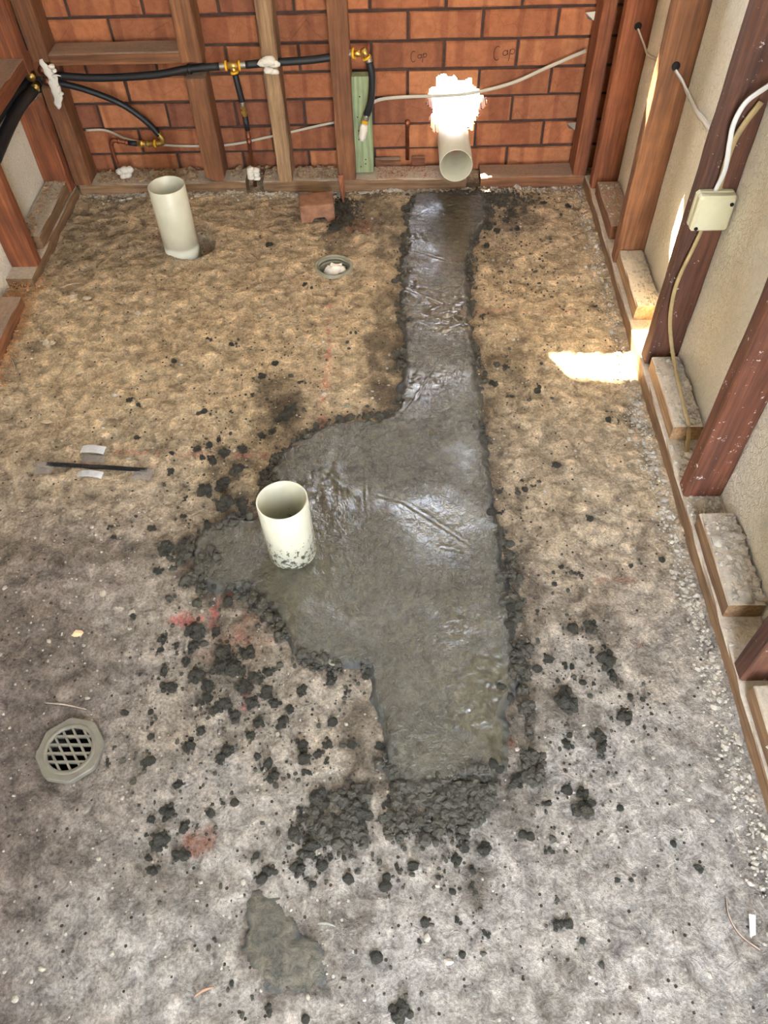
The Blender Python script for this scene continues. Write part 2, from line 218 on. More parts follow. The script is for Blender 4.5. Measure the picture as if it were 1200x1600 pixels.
def coords(N, L, scale=(1,1,1), rnd=True):
    t = N.new('ShaderNodeTexCoord'); mp = N.new('ShaderNodeMapping'); mp.inputs['Scale'].default_value = scale
    L.new(t.outputs['Object'], mp.inputs[0])
    if rnd:
        oi = N.new('ShaderNodeObjectInfo'); c = N.new('ShaderNodeVectorMath'); c.operation = 'SCALE'
        v = N.new('ShaderNodeCombineXYZ'); [L.new(oi.outputs['Random'], v.inputs[i]) for i in range(3)]
        L.new(v.outputs[0], c.inputs[0]); c.inputs['Scale'].default_value = 37.; L.new(c.outputs[0], mp.inputs['Location'])
    return mp.outputs[0]
def wood(name, c1, c2, axis, dust=0., spots=0.):
    m, N, L, b = mat(name, rough=.75)
    s = [26,26,26]; s[axis] = 1.6
    v = coords(N, L, s); n1 = nz(N, L, 1.0, 6, .7, v, .6)
    s2 = [130,130,130]; s2[axis] = 6; v2 = coords(N, L, s2); n2 = nz(N, L, 1.0, 3, .6, v2)
    r1 = ramp(N, L, n1.outputs[0], [(.3,lin(c1)),(.52,lin([(p+q)/2 for p,q in zip(c1,c2)])),(.72,lin(c2))])
    r2 = ramp(N, L, n2.outputs[0], [(.35,(.55,.55,.55)),(.6,(1.05,1.05,1.05))])
    col = mix(N, L, .8, r1.outputs[0], r2.outputs[0], 'MULTIPLY')
    v3 = coords(N, L, (9,9,9)); n3 = nz(N, L, 1.0, 3, .6, v3)
    r3 = ramp(N, L, n3.outputs[0], [(.3,(.62,.58,.56)),(.65,(1.1,1.1,1.1))])
    col = mix(N, L, .7, col, r3.outputs[0], 'MULTIPLY')
    if spots:
        v4 = coords(N, L, (1,1,1)); n4 = nz(N, L, 55, 5, .75, v4); r4 = ramp(N, L, n4.outputs[0], [(.66-spots*.05,(0,0,0)),(.69-spots*.05,(1,1,1))])
        col = mix(N, L, r4.outputs[0], col, lin((205,198,190)))
    if dust:
        g = N.new('ShaderNodeNewGeometry'); sx = N.new('ShaderNodeSeparateXYZ'); L.new(g.outputs['Normal'], sx.inputs[0])
        nd = nz(N, L, 90, 5, .7, coords(N, L, (1,1,1)))
        f = math_(N, L, 'MULTIPLY', ramp(N, L, sx.outputs['Z'], [(.5,(0,0,0)),(.85,(1,1,1))]).outputs[0], ramp(N, L, nd.outputs[0], [(.2,(.45,.45,.45)),(.6,(1,1,1))]).outputs[0])
        f = math_(N, L, 'MULTIPLY', f, dust)
        col = mix(N, L, f, col, lin((196,186,168)))
    L.new(col, b.inputs['Base Color'])
    h = math_(N, L, 'ADD', n1.outputs[0], n2.outputs[0]); bump(N, L, b, h, .55, .0022)
    return m
W_RED = [wood('wood_red_%d' % a, (104,54,30), (164,98,56), a, dust=.35) for a in range(3)]
W_GREY = [wood('wood_weathered_%d' % a, (112,80,52), (172,140,102), a, dust=.8) for a in range(3)]
W_DARK = [wood('wood_dark_%d' % a, (70,42,30), (118,74,50), a, dust=.7, spots=.25) for a in range(3)]
W_PALE = [wood('wood_pale_%d' % a, (150,112,76), (196,162,120), a, dust=.9) for a in range(3)]
W_TAN = [wood('wood_tan_%d' % a, (106,66,38), (160,108,68), a, dust=.35) for a in range(3)]
W_SPOT = wood('wood_paint_splashed', (84,46,30), (138,84,56), 2, spots=.6)
W_GREEN = wood('wood_treated_green', (140,156,112), (172,184,140), 2)

def make_floor_mat():
    m, N, L, b = mat('dusty_slab', rough=.9, spec=.3)
    a = N.new('ShaderNodeAttribute'); a.attribute_name = 'Col'
    w = N.new('ShaderNodeAttribute'); w.attribute_name = 'Wet'
    v = coords(N, L, (1,1,1), False)
    n1 = nz(N, L, 34, 8, .72, v, .8); n2 = nz(N, L, 170, 6, .75, v); n3 = nz(N, L, 9, 5, .65, v, 1.2)
    c = mix(N, L, .9, a.outputs['Color'], ramp(N, L, n1.outputs[0], [(.34,(.46,.43,.41)),(.5,(.95,.94,.93)),(.64,(1.32,1.32,1.32))]).outputs[0], 'MULTIPLY')
    c = mix(N, L, .75, c, ramp(N, L, n2.outputs[0], [(.36,(.48,.46,.44)),(.5,(1,1,1)),(.62,(1.4,1.4,1.4))]).outputs[0], 'MULTIPLY')
    c = mix(N, L, .6, c, ramp(N, L, n3.outputs[0], [(.32,(.74,.70,.66)),(.6,(1.12,1.12,1.12))]).outputs[0], 'MULTIPLY')
    vo = N.new('ShaderNodeTexVoronoi'); vo.inputs['Scale'].default_value = 95; L.new(v, vo.inputs['Vector'])
    sc = N.new('ShaderNodeSeparateColor'); L.new(vo.outputs['Color'], sc.inputs[0])
    pk = math_(N, L, 'MULTIPLY', math_(N, L, 'GREATER_THAN', sc.outputs[0], .93), math_(N, L, 'LESS_THAN', vo.outputs['Distance'], .24))
    c = mix(N, L, pk, c, lin((206,198,186)))
    pd = math_(N, L, 'MULTIPLY', math_(N, L, 'LESS_THAN', sc.outputs[0], .06), math_(N, L, 'LESS_THAN', vo.outputs['Distance'], .28))
    c = mix(N, L, pd, c, lin((74,64,54)))
    L.new(c, b.inputs['Base Color'])
    rr = N.new('ShaderNodeMapRange'); L.new(w.outputs['Fac'], rr.inputs[0]); rr.inputs[3].default_value = .93; rr.inputs[4].default_value = .5
    L.new(rr.outputs[0], b.inputs['Roughness'])
    h = math_(N, L, 'ADD', math_(N, L, 'MULTIPLY', n1.outputs[0], 2.2), math_(N, L, 'MULTIPLY', n2.outputs[0], .8))
    bump(N, L, b, h, 1., .0075)
    return m
M_FLOOR = make_floor_mat()
def make_wet(name, c1, c2, r0, r1, bs=1., mott=.1):
    m, N, L, b = mat(name, spec=.8)
    v = coords(N, L, (1,1,1), False)
    e = N.new('ShaderNodeAttribute'); e.attribute_name = 'Edge'
    n1 = nz(N, L, 6, 5, .6, v, .6); n2 = nz(N, L, 60, 5, .6, v, .9); n3 = nz(N, L, 200, 3, .6, v)
    c = ramp(N, L, n1.outputs[0], [(.35,lin(c1)),(.65,lin(c2))]).outputs[0]
    c = mix(N, L, 1., c, ramp(N, L, nz(N, L, 45, 7, .75, v, .8).outputs[0], [(.36,(1-3*mott,)*3),(.5,(1,1,1)),(.64,(1+3*mott,)*3)]).outputs[0], 'MULTIPLY')
    c = mix(N, L, e.outputs['Fac'], c, lin((64,62,56)))
    L.new(c, b.inputs['Base Color'])
    r = ramp(N, L, n1.outputs[0], [(.38,(r0,)*3),(.62,(r1,)*3)]).outputs[0]
    r = mix(N, L, e.outputs['Fac'], r, (.75,.75,.75)); L.new(r, b.inputs['Roughness'])
    h = math_(N, L, 'ADD', n2.outputs[0], math_(N, L, 'MULTIPLY', n3.outputs[0], .35))
    msk = ramp(N, L, nz(N, L, 4.2, 3, .5, v, .4).outputs[0], [(.40,(.22,)*3),(.56,(1,)*3)]).outputs[0]
    h = math_(N, L, 'MULTIPLY', h, msk)
    bump(N, L, b, h, bs, .0065)
    return m
M_WET = make_wet('wet_concrete', (70,66,53), (82,78,63), .05, .15)
M_SMEAR = make_wet('damp_mortar', (70,66,54), (98,90,72), .8, .95, 1., .22)
def simple(name, c, rough=.6, metal=0., bsc=0, bst=.4, bd=.001, var=0., vsc=12, spec=.5):
    m, N, L, b = mat(name, lin(c), rough, metal, spec)
    v = coords(N, L, (1,1,1))
    if var:
        n = nz(N, L, vsc, 5, .65, v); L.new(mix(N, L, 1., lin(c), ramp(N, L, n.outputs[0], [(.3,(1-var,)*3),(.7,(1+var,)*3)]).outputs[0], 'MULTIPLY'), b.inputs['Base Color'])
    if bsc: bump(N, L, b, nz(N, L, bsc, 5, .65, v).outputs[0], bst, bd)
    return m
M_CLOD = simple('crumbly_wet_concrete', (68,63,51), .7, 0, 240, .9, .003, .25, 90)
M_LUMP = simple('knobbly_wet_concrete', (80,75,60), .7, 0, 7, 1., .035, .3, 4)
M_STONE = simple('dusty_rubble', (178,160,134), .95, 0, 150, .8, .003, .25, 60)
M_CRUMB = simple('dusty_crumbs', (170,160,144), .95, 0, 200, .6, .002, .3, 60)
M_TANC = simple('tan_crumbs', (158,130,98), .95, 0, 200, .6, .002, .3, 60)
M_SHAVE = simple('wood_shavings', (188,138,92), .8, 0, 0, 0, 0, .35, 40)
M_RUBBER = simple('black_pipe_lagging', (26,28,30), .5, 0, 300, .25, .0005, .2, 30)
M_BRASS = simple('brass', (196,164,92), .35, .85, 0, 0, 0, .2, 60)
M_YEL = simple('yellow_ring', (224,168,32), .45)
M_STEEL = simple('crimped_steel', (182,178,168), .32, .9)
M_COPPER = simple('copper', (150,92,66), .42, .8, 0, 0, 0, .3, 50)
M_FOAM = simple('white_foam', (222,214,198), .85, 0, 160, .6, .003)
M_CABLE = simple('grey_cable_sheath', (186,176,156), .5)
M_CABW = simple('white_cable_sheath', (200,197,190), .4)
M_CABO = simple('aged_cable_sheath', (158,136,92), .5, 0, 0, 0, 0, .2, 30)
M_BOX = simple('aged_cream_plastic', (196,190,156), .42, 0, 0, 0, 0, .06, 20)
M_BLK = simple('black_plastic', (24,24,26), .5)
M_HOLE = simple('dark_void', (20,16,14), .95)
M_SILV = simple('silver_tape', (196,198,200), .38, .35, 40, .8, .003, .12, 60)
M_GRATE = simple('grimy_grey_plastic', (114,108,94), .6, 0, 120, .3, .001, .22, 25)
M_RING = simple('grey_waste_fitting', (138,134,114), .55, 0, 90, .3, .001, .25, 30)
M_RAG = simple('white_cloth', (226,218,206), .85, 0, 60, .4, .002)
M_INK = simple('black_marker', (40,26,22), .8)
M_CEIL = simple('ceiling_board', (214,214,210), .9, 0, 20, .3, .001)
M_GROUND = simple('outside_paving', (196,192,182), .9, 0, 20, .3, .001, .1, 3)
m_clear, N_, L_, b_ = mat('clear_tape', (.55,.52,.48), .25); b_.inputs['Alpha'].default_value = .42; M_CLEAR = m_clear; b_.inputs['Base Color'].default_value = (.36,.32,.28,1)
def make_pvc(name, spots):
    m, N, L, b = mat(name, lin((206,202,178)), .38)
    v = coords(N, L, (1,1,1))
    n = nz(N, L, 8, 4, .6, v); c = ramp(N, L, n.outputs[0], [(.3,lin((192,188,164))),(.7,lin((212,208,186)))]).outputs[0]
    if spots:
        g = N.new('ShaderNodeTexCoord'); s = N.new('ShaderNodeSeparateXYZ'); L.new(g.outputs['Object'], s.inputs[0])
        hgt = ramp(N, L, s.outputs['Z'], [(.030,(1,1,1)),(.042,(.66,.66,.66)),(.12,(.57,.57,.57)),(.17,(.2,.2,.2))]).outputs[0]
        n2 = nz(N, L, 85, 5, .7, v); f = math_(N, L, 'GREATER_THAN', math_(N, L, 'MULTIPLY', n2.outputs[0], hgt), spots)
        c = mix(N, L, f, c, lin((92,88,74)))
    L.new(c, b.inputs['Base Color']); return m
M_PVC = make_pvc('cream_pvc', 0); M_PVCS = make_pvc('cream_pvc_splashed', .34)
def make_brick():
    m, N, L, b = mat('fired_brick', rough=.88, spec=.2)
    oi = N.new('ShaderNodeObjectInfo')
    base = ramp(N, L, oi.outputs['Random'], [(0,lin((140,90,64))),(.25,lin((178,114,76))),(.5,lin((156,98,68))),(.75,lin((184,122,82))),(1,lin((130,82,62)))])
    v = coords(N, L, (11,.01,.6)); n = nz(N, L, 1., 1, .3, v)
    band = ramp(N, L, n.outputs[0], [(.0,(1.12,1.1,1.05)),(.46,(1.12,1.08,1.04)),(.49,(.68,.58,.62)),(.56,(.70,.60,.62)),(.59,(1.0,1.0,1.0)),(1,(1.05,1,1))])
    c = mix(N, L, .6, base.outputs[0], band.outputs[0], 'MULTIPLY')
    v2 = coords(N, L, (1,1,1)); n2 = nz(N, L, 42, 6, .7, v2); n3 = nz(N, L, 300, 3, .7, v2)
    c = mix(N, L, .8, c, ramp(N, L, n2.outputs[0], [(.3,(.72,.7,.68)),(.65,(1.14,1.14,1.14))]).outputs[0], 'MULTIPLY')
    vo = N.new('ShaderNodeTexVoronoi'); vo.feature = 'DISTANCE_TO_EDGE'; vo.inputs['Scale'].default_value = 1.; L.new(coords(N, L, (13,13,7)), vo.inputs['Vector'])
    ck = ramp(N, L, vo.outputs['Distance'], [(.0,(.55,.5,.5)),(.012,(1,1,1))]).outputs[0]
    c = mix(N, L, .5, c, ck, 'MULTIPLY')
    L.new(c, b.inputs['Base Color']); bump(N, L, b, math_(N, L, 'ADD', n2.outputs[0], math_(N, L, 'MULTIPLY', n3.outputs[0], .4)), .6, .003)
    return m
M_BRICK = make_brick()
M_MORTAR = simple('recessed_dark_mortar', (74,54,44), .95, 0, 120, .8, .004, .3, 40)
M_BRKRED = simple('broken_red_brick', (160,104,76), .92, 0, 70, .8, .004, .3, 24)
def make_plaster():
    m, N, L, b = mat('scratched_white_plaster', rough=.85, spec=.25)
    v = coords(N, L, (1,1,1), False)
    n1 = nz(N, L, 5, 5, .6, v); n2 = nz(N, L, 34, 4, .6, v, 3.)
    vo = N.new('ShaderNodeTexVoronoi'); vo.feature = 'DISTANCE_TO_EDGE'; vo.inputs['Scale'].default_value = 26
    ad = mix(N, L, .09, v, nz(N, L, 30, 3, .5, v).outputs['Color']); L.new(ad, vo.inputs['Vector'])
    c = ramp(N, L, n1.outputs[0], [(.3,lin((224,215,194))),(.7,lin((240,233,216)))]).outputs[0]
    ln = ramp(N, L, n2.outputs[0], [(.475,(1,1,1)),(.5,(.52,.43,.33)),(.525,(1,1,1))]).outputs[0]
    c = mix(N, L, math_(N, L, 'MULTIPLY', ramp(N, L, n1.outputs[0], [(.38,(.15,)*3),(.6,(.9,)*3)]).outputs[0], .8), c, mix(N, L, 1., c, ln, 'MULTIPLY')); L.new(c, b.inputs['Base Color'])
    h = math_(N, L, 'ADD', n2.outputs[0], math_(N, L, 'MULTIPLY', ramp(N, L, vo.outputs['Distance'], [(0,(0,0,0)),(.05,(1,1,1))]).outputs[0], .25))
    bump(N, L, b, h, .9, .007); return m
M_PLAST = make_plaster()

# ------------------------------------------------------------------ floor slab with real relief
def seg_dist(X, Y, pl):
    d = np.full(X.shape, 9.)
    for (x0,y0),(x1,y1) in zip(pl[:-1], pl[1:]):
        vx, vy = x1-x0, y1-y0; t = np.clip(((X-x0)*vx+(Y-y0)*vy)/(vx*vx+vy*vy+1e-12), 0, 1)
        d = np.minimum(d, np.hypot(X-x0-t*vx, Y-y0-t*vy))
    return d
def poly_sdf(X, Y, P):
    Q = P+[P[0]]; d = seg_dist(X, Y, Q); ins = np.zeros(X.shape, bool)
    for (x0,y0),(x1,y1) in zip(Q[:-1], Q[1:]):
        if y0 != y1: ins ^= ((y0 > Y) != (y1 > Y)) & (X < (x1-x0)*(Y-y0)/(y1-y0)+x0)
    return np.where(ins, -d, d)
RING = (-.203, 2.126); GRATE = (-.642, .562); P1 = (-.700, 2.235); P2 = (-.246, 1.025)
def sstep(a, b, x):
    t = np.clip((x-a)/(b-a), 0, 1); return t*t*(3-2*t)
def crust(X, Y):
    return .75*fbm(X, Y, .026, 9, 3)+.55*np.abs(fbm(X*.9, Y*1.2, .045, 15, 3))-.15
def floor_h(X, Y):
    up = sstep(.9, 1.3, Y)
    h = .006*fbm(X, Y, .45, 1, 3)+.0034*fbm(X, Y, .09, 5, 4)+(.0030+.0020*up)*crust(X, Y)
    h += -.0022*np.clip(1-abs(fbm(X, Y, .16, 21, 3))*5, 0, 1)
    h += .005*sstep(.0, .03, Y-.965-.02*fbm(X, Y, .15, 30, 2))*sstep(-.30, -.42, X)     # old cut edge across the left half
    g = X-.622-.01*fbm(X*0, Y, .4, 44, 2); up2 = sstep(1.55, 1.62, Y)+sstep(1.0, .95, Y)
    h += (.006*sstep(-.004, .01, g) - .004*np.exp(-(g/.006)**2))*np.clip(up2, 0, 1)
    h += -.06*sstep(.080, .070, np.hypot(X+.676, Y-2.252))
    h += -.07*sstep(.052, .044, np.hypot(X-RING[0], Y-RING[1]))
    r = np.hypot(X-GRATE[0], Y-GRATE[1]); h += -.06*sstep(.058, .048, r)-.004*sstep(.11, .07, r)
    return h
xs = np.arange(-1.26, .80, .005); ys = np.concatenate([np.arange(-1.0, 0, .02), np.arange(0, 2.735, .005)])
GX, GY = np.meshgrid(xs, ys); GZ = floor_h(GX, GY)
nx, ny = len(xs), len(ys); idx = np.arange(nx*ny).reshape(ny, nx)
FF = np.stack([idx[:-1,:-1], idx[:-1,1:], idx[1:,1:], idx[1:,:-1]], -1).reshape(-1, 4)
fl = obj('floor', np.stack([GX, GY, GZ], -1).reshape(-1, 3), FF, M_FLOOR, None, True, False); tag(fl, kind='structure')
def blobs(X, Y, L, seed, soft=.55):
    """irregular stains: (x, y, rx, ry, strength)"""
    out = np.zeros(X.shape); n = .55*fbm(X, Y, .09, seed, 4)
    for x, y, rx, ry, s in L:
        k = (abs(X-x) < rx*2.4) & (abs(Y-y) < ry*2.4)
        r = np.hypot((X[k]-x)/rx, (Y[k]-y)/ry)+n[k]; out[k] = np.maximum(out[k], s*sstep(1.25, 1.25-soft, r))
    return out
damp = blobs(GX, GY, DAMP, 60, .6); pale = blobs(GX, GY, WHITE, 70, 1.1); rst = blobs(GX, GY, RUST, 80, .5)
sd = poly_sdf(GX, GY, PATCH); damp = np.maximum(damp, .85*sstep(.045, .0, sd+.02*fbm(GX, GY, .06, 61, 3)))
damp = np.maximum(damp, .8*sstep(.02, .0, poly_sdf(GX, GY, SMEAR)+.015*fbm(GX, GY, .05, 62, 3)))
def lc(c): return np.array(lin(c))
t = np.clip(sstep(.45, 1.6, GY+.30*fbm(GX, GY, .5, 63, 4))*.9+.1, 0, 1)[...,None]
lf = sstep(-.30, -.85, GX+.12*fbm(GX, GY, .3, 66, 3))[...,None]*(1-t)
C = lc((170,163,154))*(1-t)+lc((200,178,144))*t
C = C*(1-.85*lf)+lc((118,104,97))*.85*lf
fine = fbm(GX, GY, .03, 64, 3)[...,None]; C = C*(1+.14*fine); C = C*np.clip(1+.36*crust(GX, GY), .55, 1.3)[...,None]
C = C*(1-.45*pale[...,None])+lc((206,202,196))*.45*pale[...,None]
dm = (damp*np.clip(.85+.5*fbm(GX, GY, .035, 65, 3), 0, 1))[...,None]
C = C*(1-dm*.92)+lc((92,78,60))*dm*.92
rk = (.75*rst*np.clip(.7+.9*fbm(GX, GY, .02, 77, 3), .1, 1))[...,None]; C = C*(1-rk)+lc((150,86,56))*rk
for pl, w, s in PINK:
    d = seg_dist(GX, GY, pl); k = (s*sstep(w, w*.3, d+.6*w*fbm(GX, GY, .02, 67, 3))*sstep(-.45, .35, fbm(GX, GY, .018, 68, 2)))[...,None]
    C = C*(1-.7*k)+lc((214,110,104))*.7*k
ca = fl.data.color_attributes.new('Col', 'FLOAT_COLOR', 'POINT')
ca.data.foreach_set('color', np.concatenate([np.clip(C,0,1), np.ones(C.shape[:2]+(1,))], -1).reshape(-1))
wa = fl.data.attributes.new('Wet', 'FLOAT', 'POINT'); wa.data.foreach_set('value', dm.reshape(-1))
def fh(x, y): return float(floor_h(np.array([[x]]), np.array([[y]]))[0,0])

# ------------------------------------------------------------------ freshly trowelled concrete
def patch(name, P, m, step, top, fall, seed, label, cat, crs=(), edgew=.03, jag=.006, rip=0.):
    xs = np.arange(min(p[0] for p in P)-.02, max(p[0] for p in P)+.02, step); ys = np.arange(min(p[1] for p in P)-.02, max(p[1] for p in P)+.02, step)
    X, Y = np.meshgrid(xs, ys); s = -poly_sdf(X, Y, P)+jag*fbm(X, Y, .03, seed, 3)+jag*.6*fbm(X, Y, .09, seed+6, 2)
    base = .006*fbm(X, Y, .45, 1, 3)*.6
    z = base+top*sstep(-.002, fall, s)-.012*sstep(0, -.012, s)
    z += .0011*fbm(X, Y, .07, seed+4, 3)+.0022*np.clip(1-s/.03, 0, 1)*fbm(X, Y, .016, seed+8, 2)*(s > 0)
    flat = np.clip(.15+.85*sstep(-.12, .22, fbm(X, Y, .22, seed+12, 3)+.12), 0, 1)
    z += rip*flat*(fbm(X, Y, .017, seed+14, 3)+.5*np.abs(fbm(X*.8, Y*1.3, .034, seed+17, 2)))
    for pl in crs: z += .0013*np.exp(-((seg_dist(X, Y, pl))/.0026)**2)*(.6+.6*fbm(X, Y, .03, seed+9, 2))-.0008*np.exp(-((seg_dist(X, Y, pl)-.006)/.004)**2)
    keep = s > -.010; q = keep[:-1,:-1] | keep[:-1,1:] | keep[1:,1:] | keep[1:,:-1]
    idx = np.arange(X.size).reshape(X.shape); F = np.stack([idx[:-1,:-1], idx[:-1,1:], idx[1:,1:], idx[1:,:-1]], -1)[q]
    used = np.unique(F); rm = np.full(X.size, -1); rm[used] = np.arange(len(used)); V = np.stack([X, Y, z], -1).reshape(-1,3)[used]
    o = obj(name, V, rm[F], m, None, True); e = np.clip(1-(s+.4*edgew*fbm(X, Y, .05, seed+2, 3))/edgew, 0, 1).reshape(-1)[used]
    a = o.data.attributes.new('Edge', 'FLOAT', 'POINT'); a.data.foreach_set('value', e)
    return tag(o, label, cat)
patch('wet_concrete', PATCH, M_WET, .003, .011, .014, 100, 'long shiny patch of fresh dark grey trowelled concrete down the middle of the floor', 'concrete', CREASES, .022, .009, .0017)
patch('mortar_smear', SMEAR, M_SMEAR, .005, .0055, .03, 140, 'flat grey green smear of damp mortar alone in the foreground below the long wet patch', 'mortar', (), .01, .013, .0014)

# ------------------------------------------------------------------ room shell
YB = 2.70; ZC = 2.40
HC = (.197, .225); 
def hole_in(x, z):
    a = np.arctan2(z-HC[1], x-HC[0]); r = 1+.10*np.sin(3*a+1)+.07*np.sin(7*a+.5)+.05*np.sin(13*a)+.03*np.sin(23*a+2)
    return np.hypot((x-HC[0])/.092, (z-HC[1])/.105) < r
def cells(x0, x1, z0, z1, yf, yb, st, jit=0.):
    """slab pierced by the pipe hole: square cells, each side wall built"""
    nx = max(1, round((x1-x0)/st)); nz_ = max(1, round((z1-z0)/st)); gx = np.linspace(x0, x1, nx+1); gz = np.linspace(z0, z1, nz_+1)
    cx = (gx[:-1]+gx[1:])/2; cz = (gz[:-1]+gz[1:])/2; K = ~hole_in(cx[:,None], cz[None,:]); ids = {}; V = []; F = []
    def v(i, j, s):
        if (i,j,s) not in ids:
            ids[(i,j,s)] = len(V); V.append((gx[i], (yf, yb)[s]+(jit*math.sin(i*2.1+j*3.7) if s == 0 else 0), gz[j]))
        return ids[(i,j,s)]
    for i in range(nx):
        for j in range(nz_):
            if not K[i,j]: continue
            F.append((v(i,j,0), v(i+1,j,0), v(i+1,j+1,0), v(i,j+1,0))); F.append((v(i,j,1), v(i,j+1,1), v(i+1,j+1,1), v(i+1,j,1)))
            if i == 0 or not K[i-1,j]: F.append((v(i,j,0), v(i,j+1,0), v(i,j+1,1), v(i,j,1)))
            if i == nx-1 or not K[i+1,j]: F.append((v(i+1,j,0), v(i+1,j,1), v(i+1,j+1,1), v(i+1,j+1,0)))
            if j == 0 or not K[i,j-1]: F.append((v(i,j,0), v(i,j,1), v(i+1,j,1), v(i+1,j,0)))
            if j == nz_-1 or not K[i,j+1]: F.append((v(i,j+1,0), v(i+1,j+1,0), v(i+1,j+1,1), v(i,j+1,1)))
    return V, F
mb = MB()
for b in ((-1.30,-.0,0,WZ0),(.40,.86,0,WZ0),(-.0,.40,.40,WZ0),(-.0,.40,-.1,.05),(-1.30,WX0,WZ0,ZC),(WX1,.86,WZ0,ZC),(WX0,WX1,WZ1,ZC)):
    mb.add(boxv(b[0], b[1], YB+.008, YB+.10, b[2] if b[2] else -.1, b[3]), BOXF)
V, F = cells(0, .40, .05, .40, YB+.008, YB+.10, .007); mb.add(V, F)
wb = mb.build('wall_back', M_MORTAR); tag(wb, kind='structure')
BP, BH, GAP = .2345, .0865, .009
def brick_mesh(seed, L=BP-GAP, H=BH-GAP):
    r = np.random.default_rng(seed); j = lambda s: r.uniform(-s, s)
    f = [(-L/2+.004+j(.002), 0+j(.001), .004+j(.002)), (0, j(.0012), .003+j(.002)), (L/2-.004+j(.002), j(.001), .004+j(.002)), (L/2-.004+j(.002), j(.001), H-.004+j(.002)), (0, j(.0012), H-.003+j(.002)), (-L/2+.004+j(.002), j(.001), H-.004+j(.002))]
    e = [(-L/2, .005, 0), (0, .004, j(.001)), (L/2, .005, 0), (L/2, .005, H), (0, .004, H+j(.001)), (-L/2, .005, H)]
    k = [(a, .108, c) for a, b, c in e]; V = f+e+k
    F = [(0,1,4,5),(1,2,3,4)]
    for a in range(6):
        b = (a+1) % 6; F += [(a, a+6, b+6, b), (a+6, a+12, b+12, b+6)]
    F += [(17,16,13,12),(16,15,14,13)]
    me = bpy.data.meshes.new('brick'); me.from_pydata(V, [], F); me.materials.append(M_BRICK); me.update(); return me
BM_ = [brick_mesh(300+i) for i in range(8)]
marked = {}
NB = 0; rest = MB()
for row in range(-1, 27):
    z = .0875+BH*(row-1)+GAP/2
    for k in range(-7, 5):
        xc = .04+BP*(k+.5)+(BP/2 if row % 2 == 0 else 0); x0, x1 = xc-(BP-GAP)/2, xc+(BP-GAP)/2
        if x0 < -1.29 or x1 > .86 or z+BH > ZC: continue
        cx0, cx1 = x0, x1
        if z+BH-GAP > WZ0 and z < WZ1 and x1 > WX0 and x0 < WX1:
            if x0 >= WX0-.02 and x1 <= WX1+.02: continue
            if x0 < WX0: cx1 = WX0
            else: cx0 = WX1
            if cx1-cx0 < .03: continue
            rest.add(boxv(cx0, cx1, YB, YB+.108, z, z+BH-GAP), BOXF); continue
        if z > 1.0: rest.add(boxv(x0, x1, YB+random.uniform(0,.003), YB+.108, z, z+BH-GAP), BOXF); continue
        hx = np.linspace(x0, x1, 20)[:,None]; hz = np.linspace(z, z+BH-GAP, 9)[None,:]
        if hole_in(hx+0*hz, hz+0*hx).any():
            V, F = cells(x0, x1, z, z+BH-GAP, YB+.001, YB+.108, .0045, 0.)
            if not V: continue
            o = obj('brick', V, F, M_BRICK, wb)
        else:
            o = bpy.data.objects.new('brick', BM_[(row*5+k*3) % 8]); COL.objects.link(o); o.parent = wb
            o.location = Vector((xc, YB+random.uniform(-.001,.003), z)) - wb.location
            o.rotation_euler = (0, random.uniform(-.004,.004), random.uniform(-.008,.008))
        marked[(row, round(xc,3))] = o; NB += 1
o = rest.build('brickwork_above', M_BRICK, wb); o['kind'] = 'stuff'
def brick_at(x, z):
    return min(marked.values(), key=lambda o: (wloc(o).x-x)**2+(wloc(o).z+.04-z)**2*6)
def scrawl(x, z, s, first):
    b = brick_at(x, z); mbk = MB()
    a = np.linspace(.9, 5.4, 10); st = [[(.0+.35*math.cos(t)*.9, .2+.62*math.sin(t)) for t in a]]
    a = np.linspace(0, 6.0, 10); st += [[(.75+.22*math.cos(t), .12+.22*math.sin(t)) for t in a], [(.98,.36),(.97,.1),(1.05,-.1)]]
    st += [[(1.2,.38),(1.18,-.15),(1.12,-.62)], [(1.2+.22-.22*math.cos(t), .16+.22*math.sin(t)) for t in np.linspace(0,5.6,9)]]
    for q in st:
        V, F = tubeVF([(x+(p[0]-.65)*s, YB-.0012, z+p[1]*s+p[0]*s*.12) for p in q], .0009, 5, k=2); mbk.add(V, F)
    mbk.build('marker_writing', M_INK, b)
scrawl(.075, .383, .026, True); scrawl(.349, .386, .034, False)

def slab(name, b, m, kind='structure'):
    o = obj(name, boxv(*b), BOXF, m); return tag(o, kind=kind)
slab('wall_left', (-1.26,-1.205,-1.0,2.70,-.1,ZC), M_PLAST)
slab('wall_right', (.742,.80,-1.0,2.70,-.1,ZC), M_PLAST)
slab('ceiling', (-1.30,.86,-1.06,2.808,ZC,ZC+.05), M_CEIL)
mb = MB()
for b in ((-1.26,-.05),(.55,.80)): mb.add(boxv(b[0], b[1], -1.05, -1.0, -.1, ZC), BOXF)
mb.add(boxv(-.05,.55,-1.05,-1.0,2.1,ZC), BOXF); tag(mb.build('wall_front', M_PLAST), kind='structure')
mb = MB()
for b in ((-.07,-.03,-1.07,-.98,0,2.12),(.53,.57,-1.07,-.98,0,2.12),(-.07,.57,-1.07,-.98,2.09,2.13)): mb.add(boxv(*b), BOXF)
tag(mb.build('door_1', W_PALE[2]), kind='structure')
win = bpy.data.objects.new('window_1', None); COL.objects.link(win); win.location = ((WX0+WX1)/2, YB, WZ0); tag(win, kind='structure')
timber('window_frame', (WX0-.04,WX0,2.66,2.699,WZ0-.04,WZ1+.04), W_PALE[2], 2, parent=win); timber('window_frame', (WX1,WX1+.04,2.66,2.699,WZ0-.04,WZ1+.04), W_PALE[2], 2, parent=win)
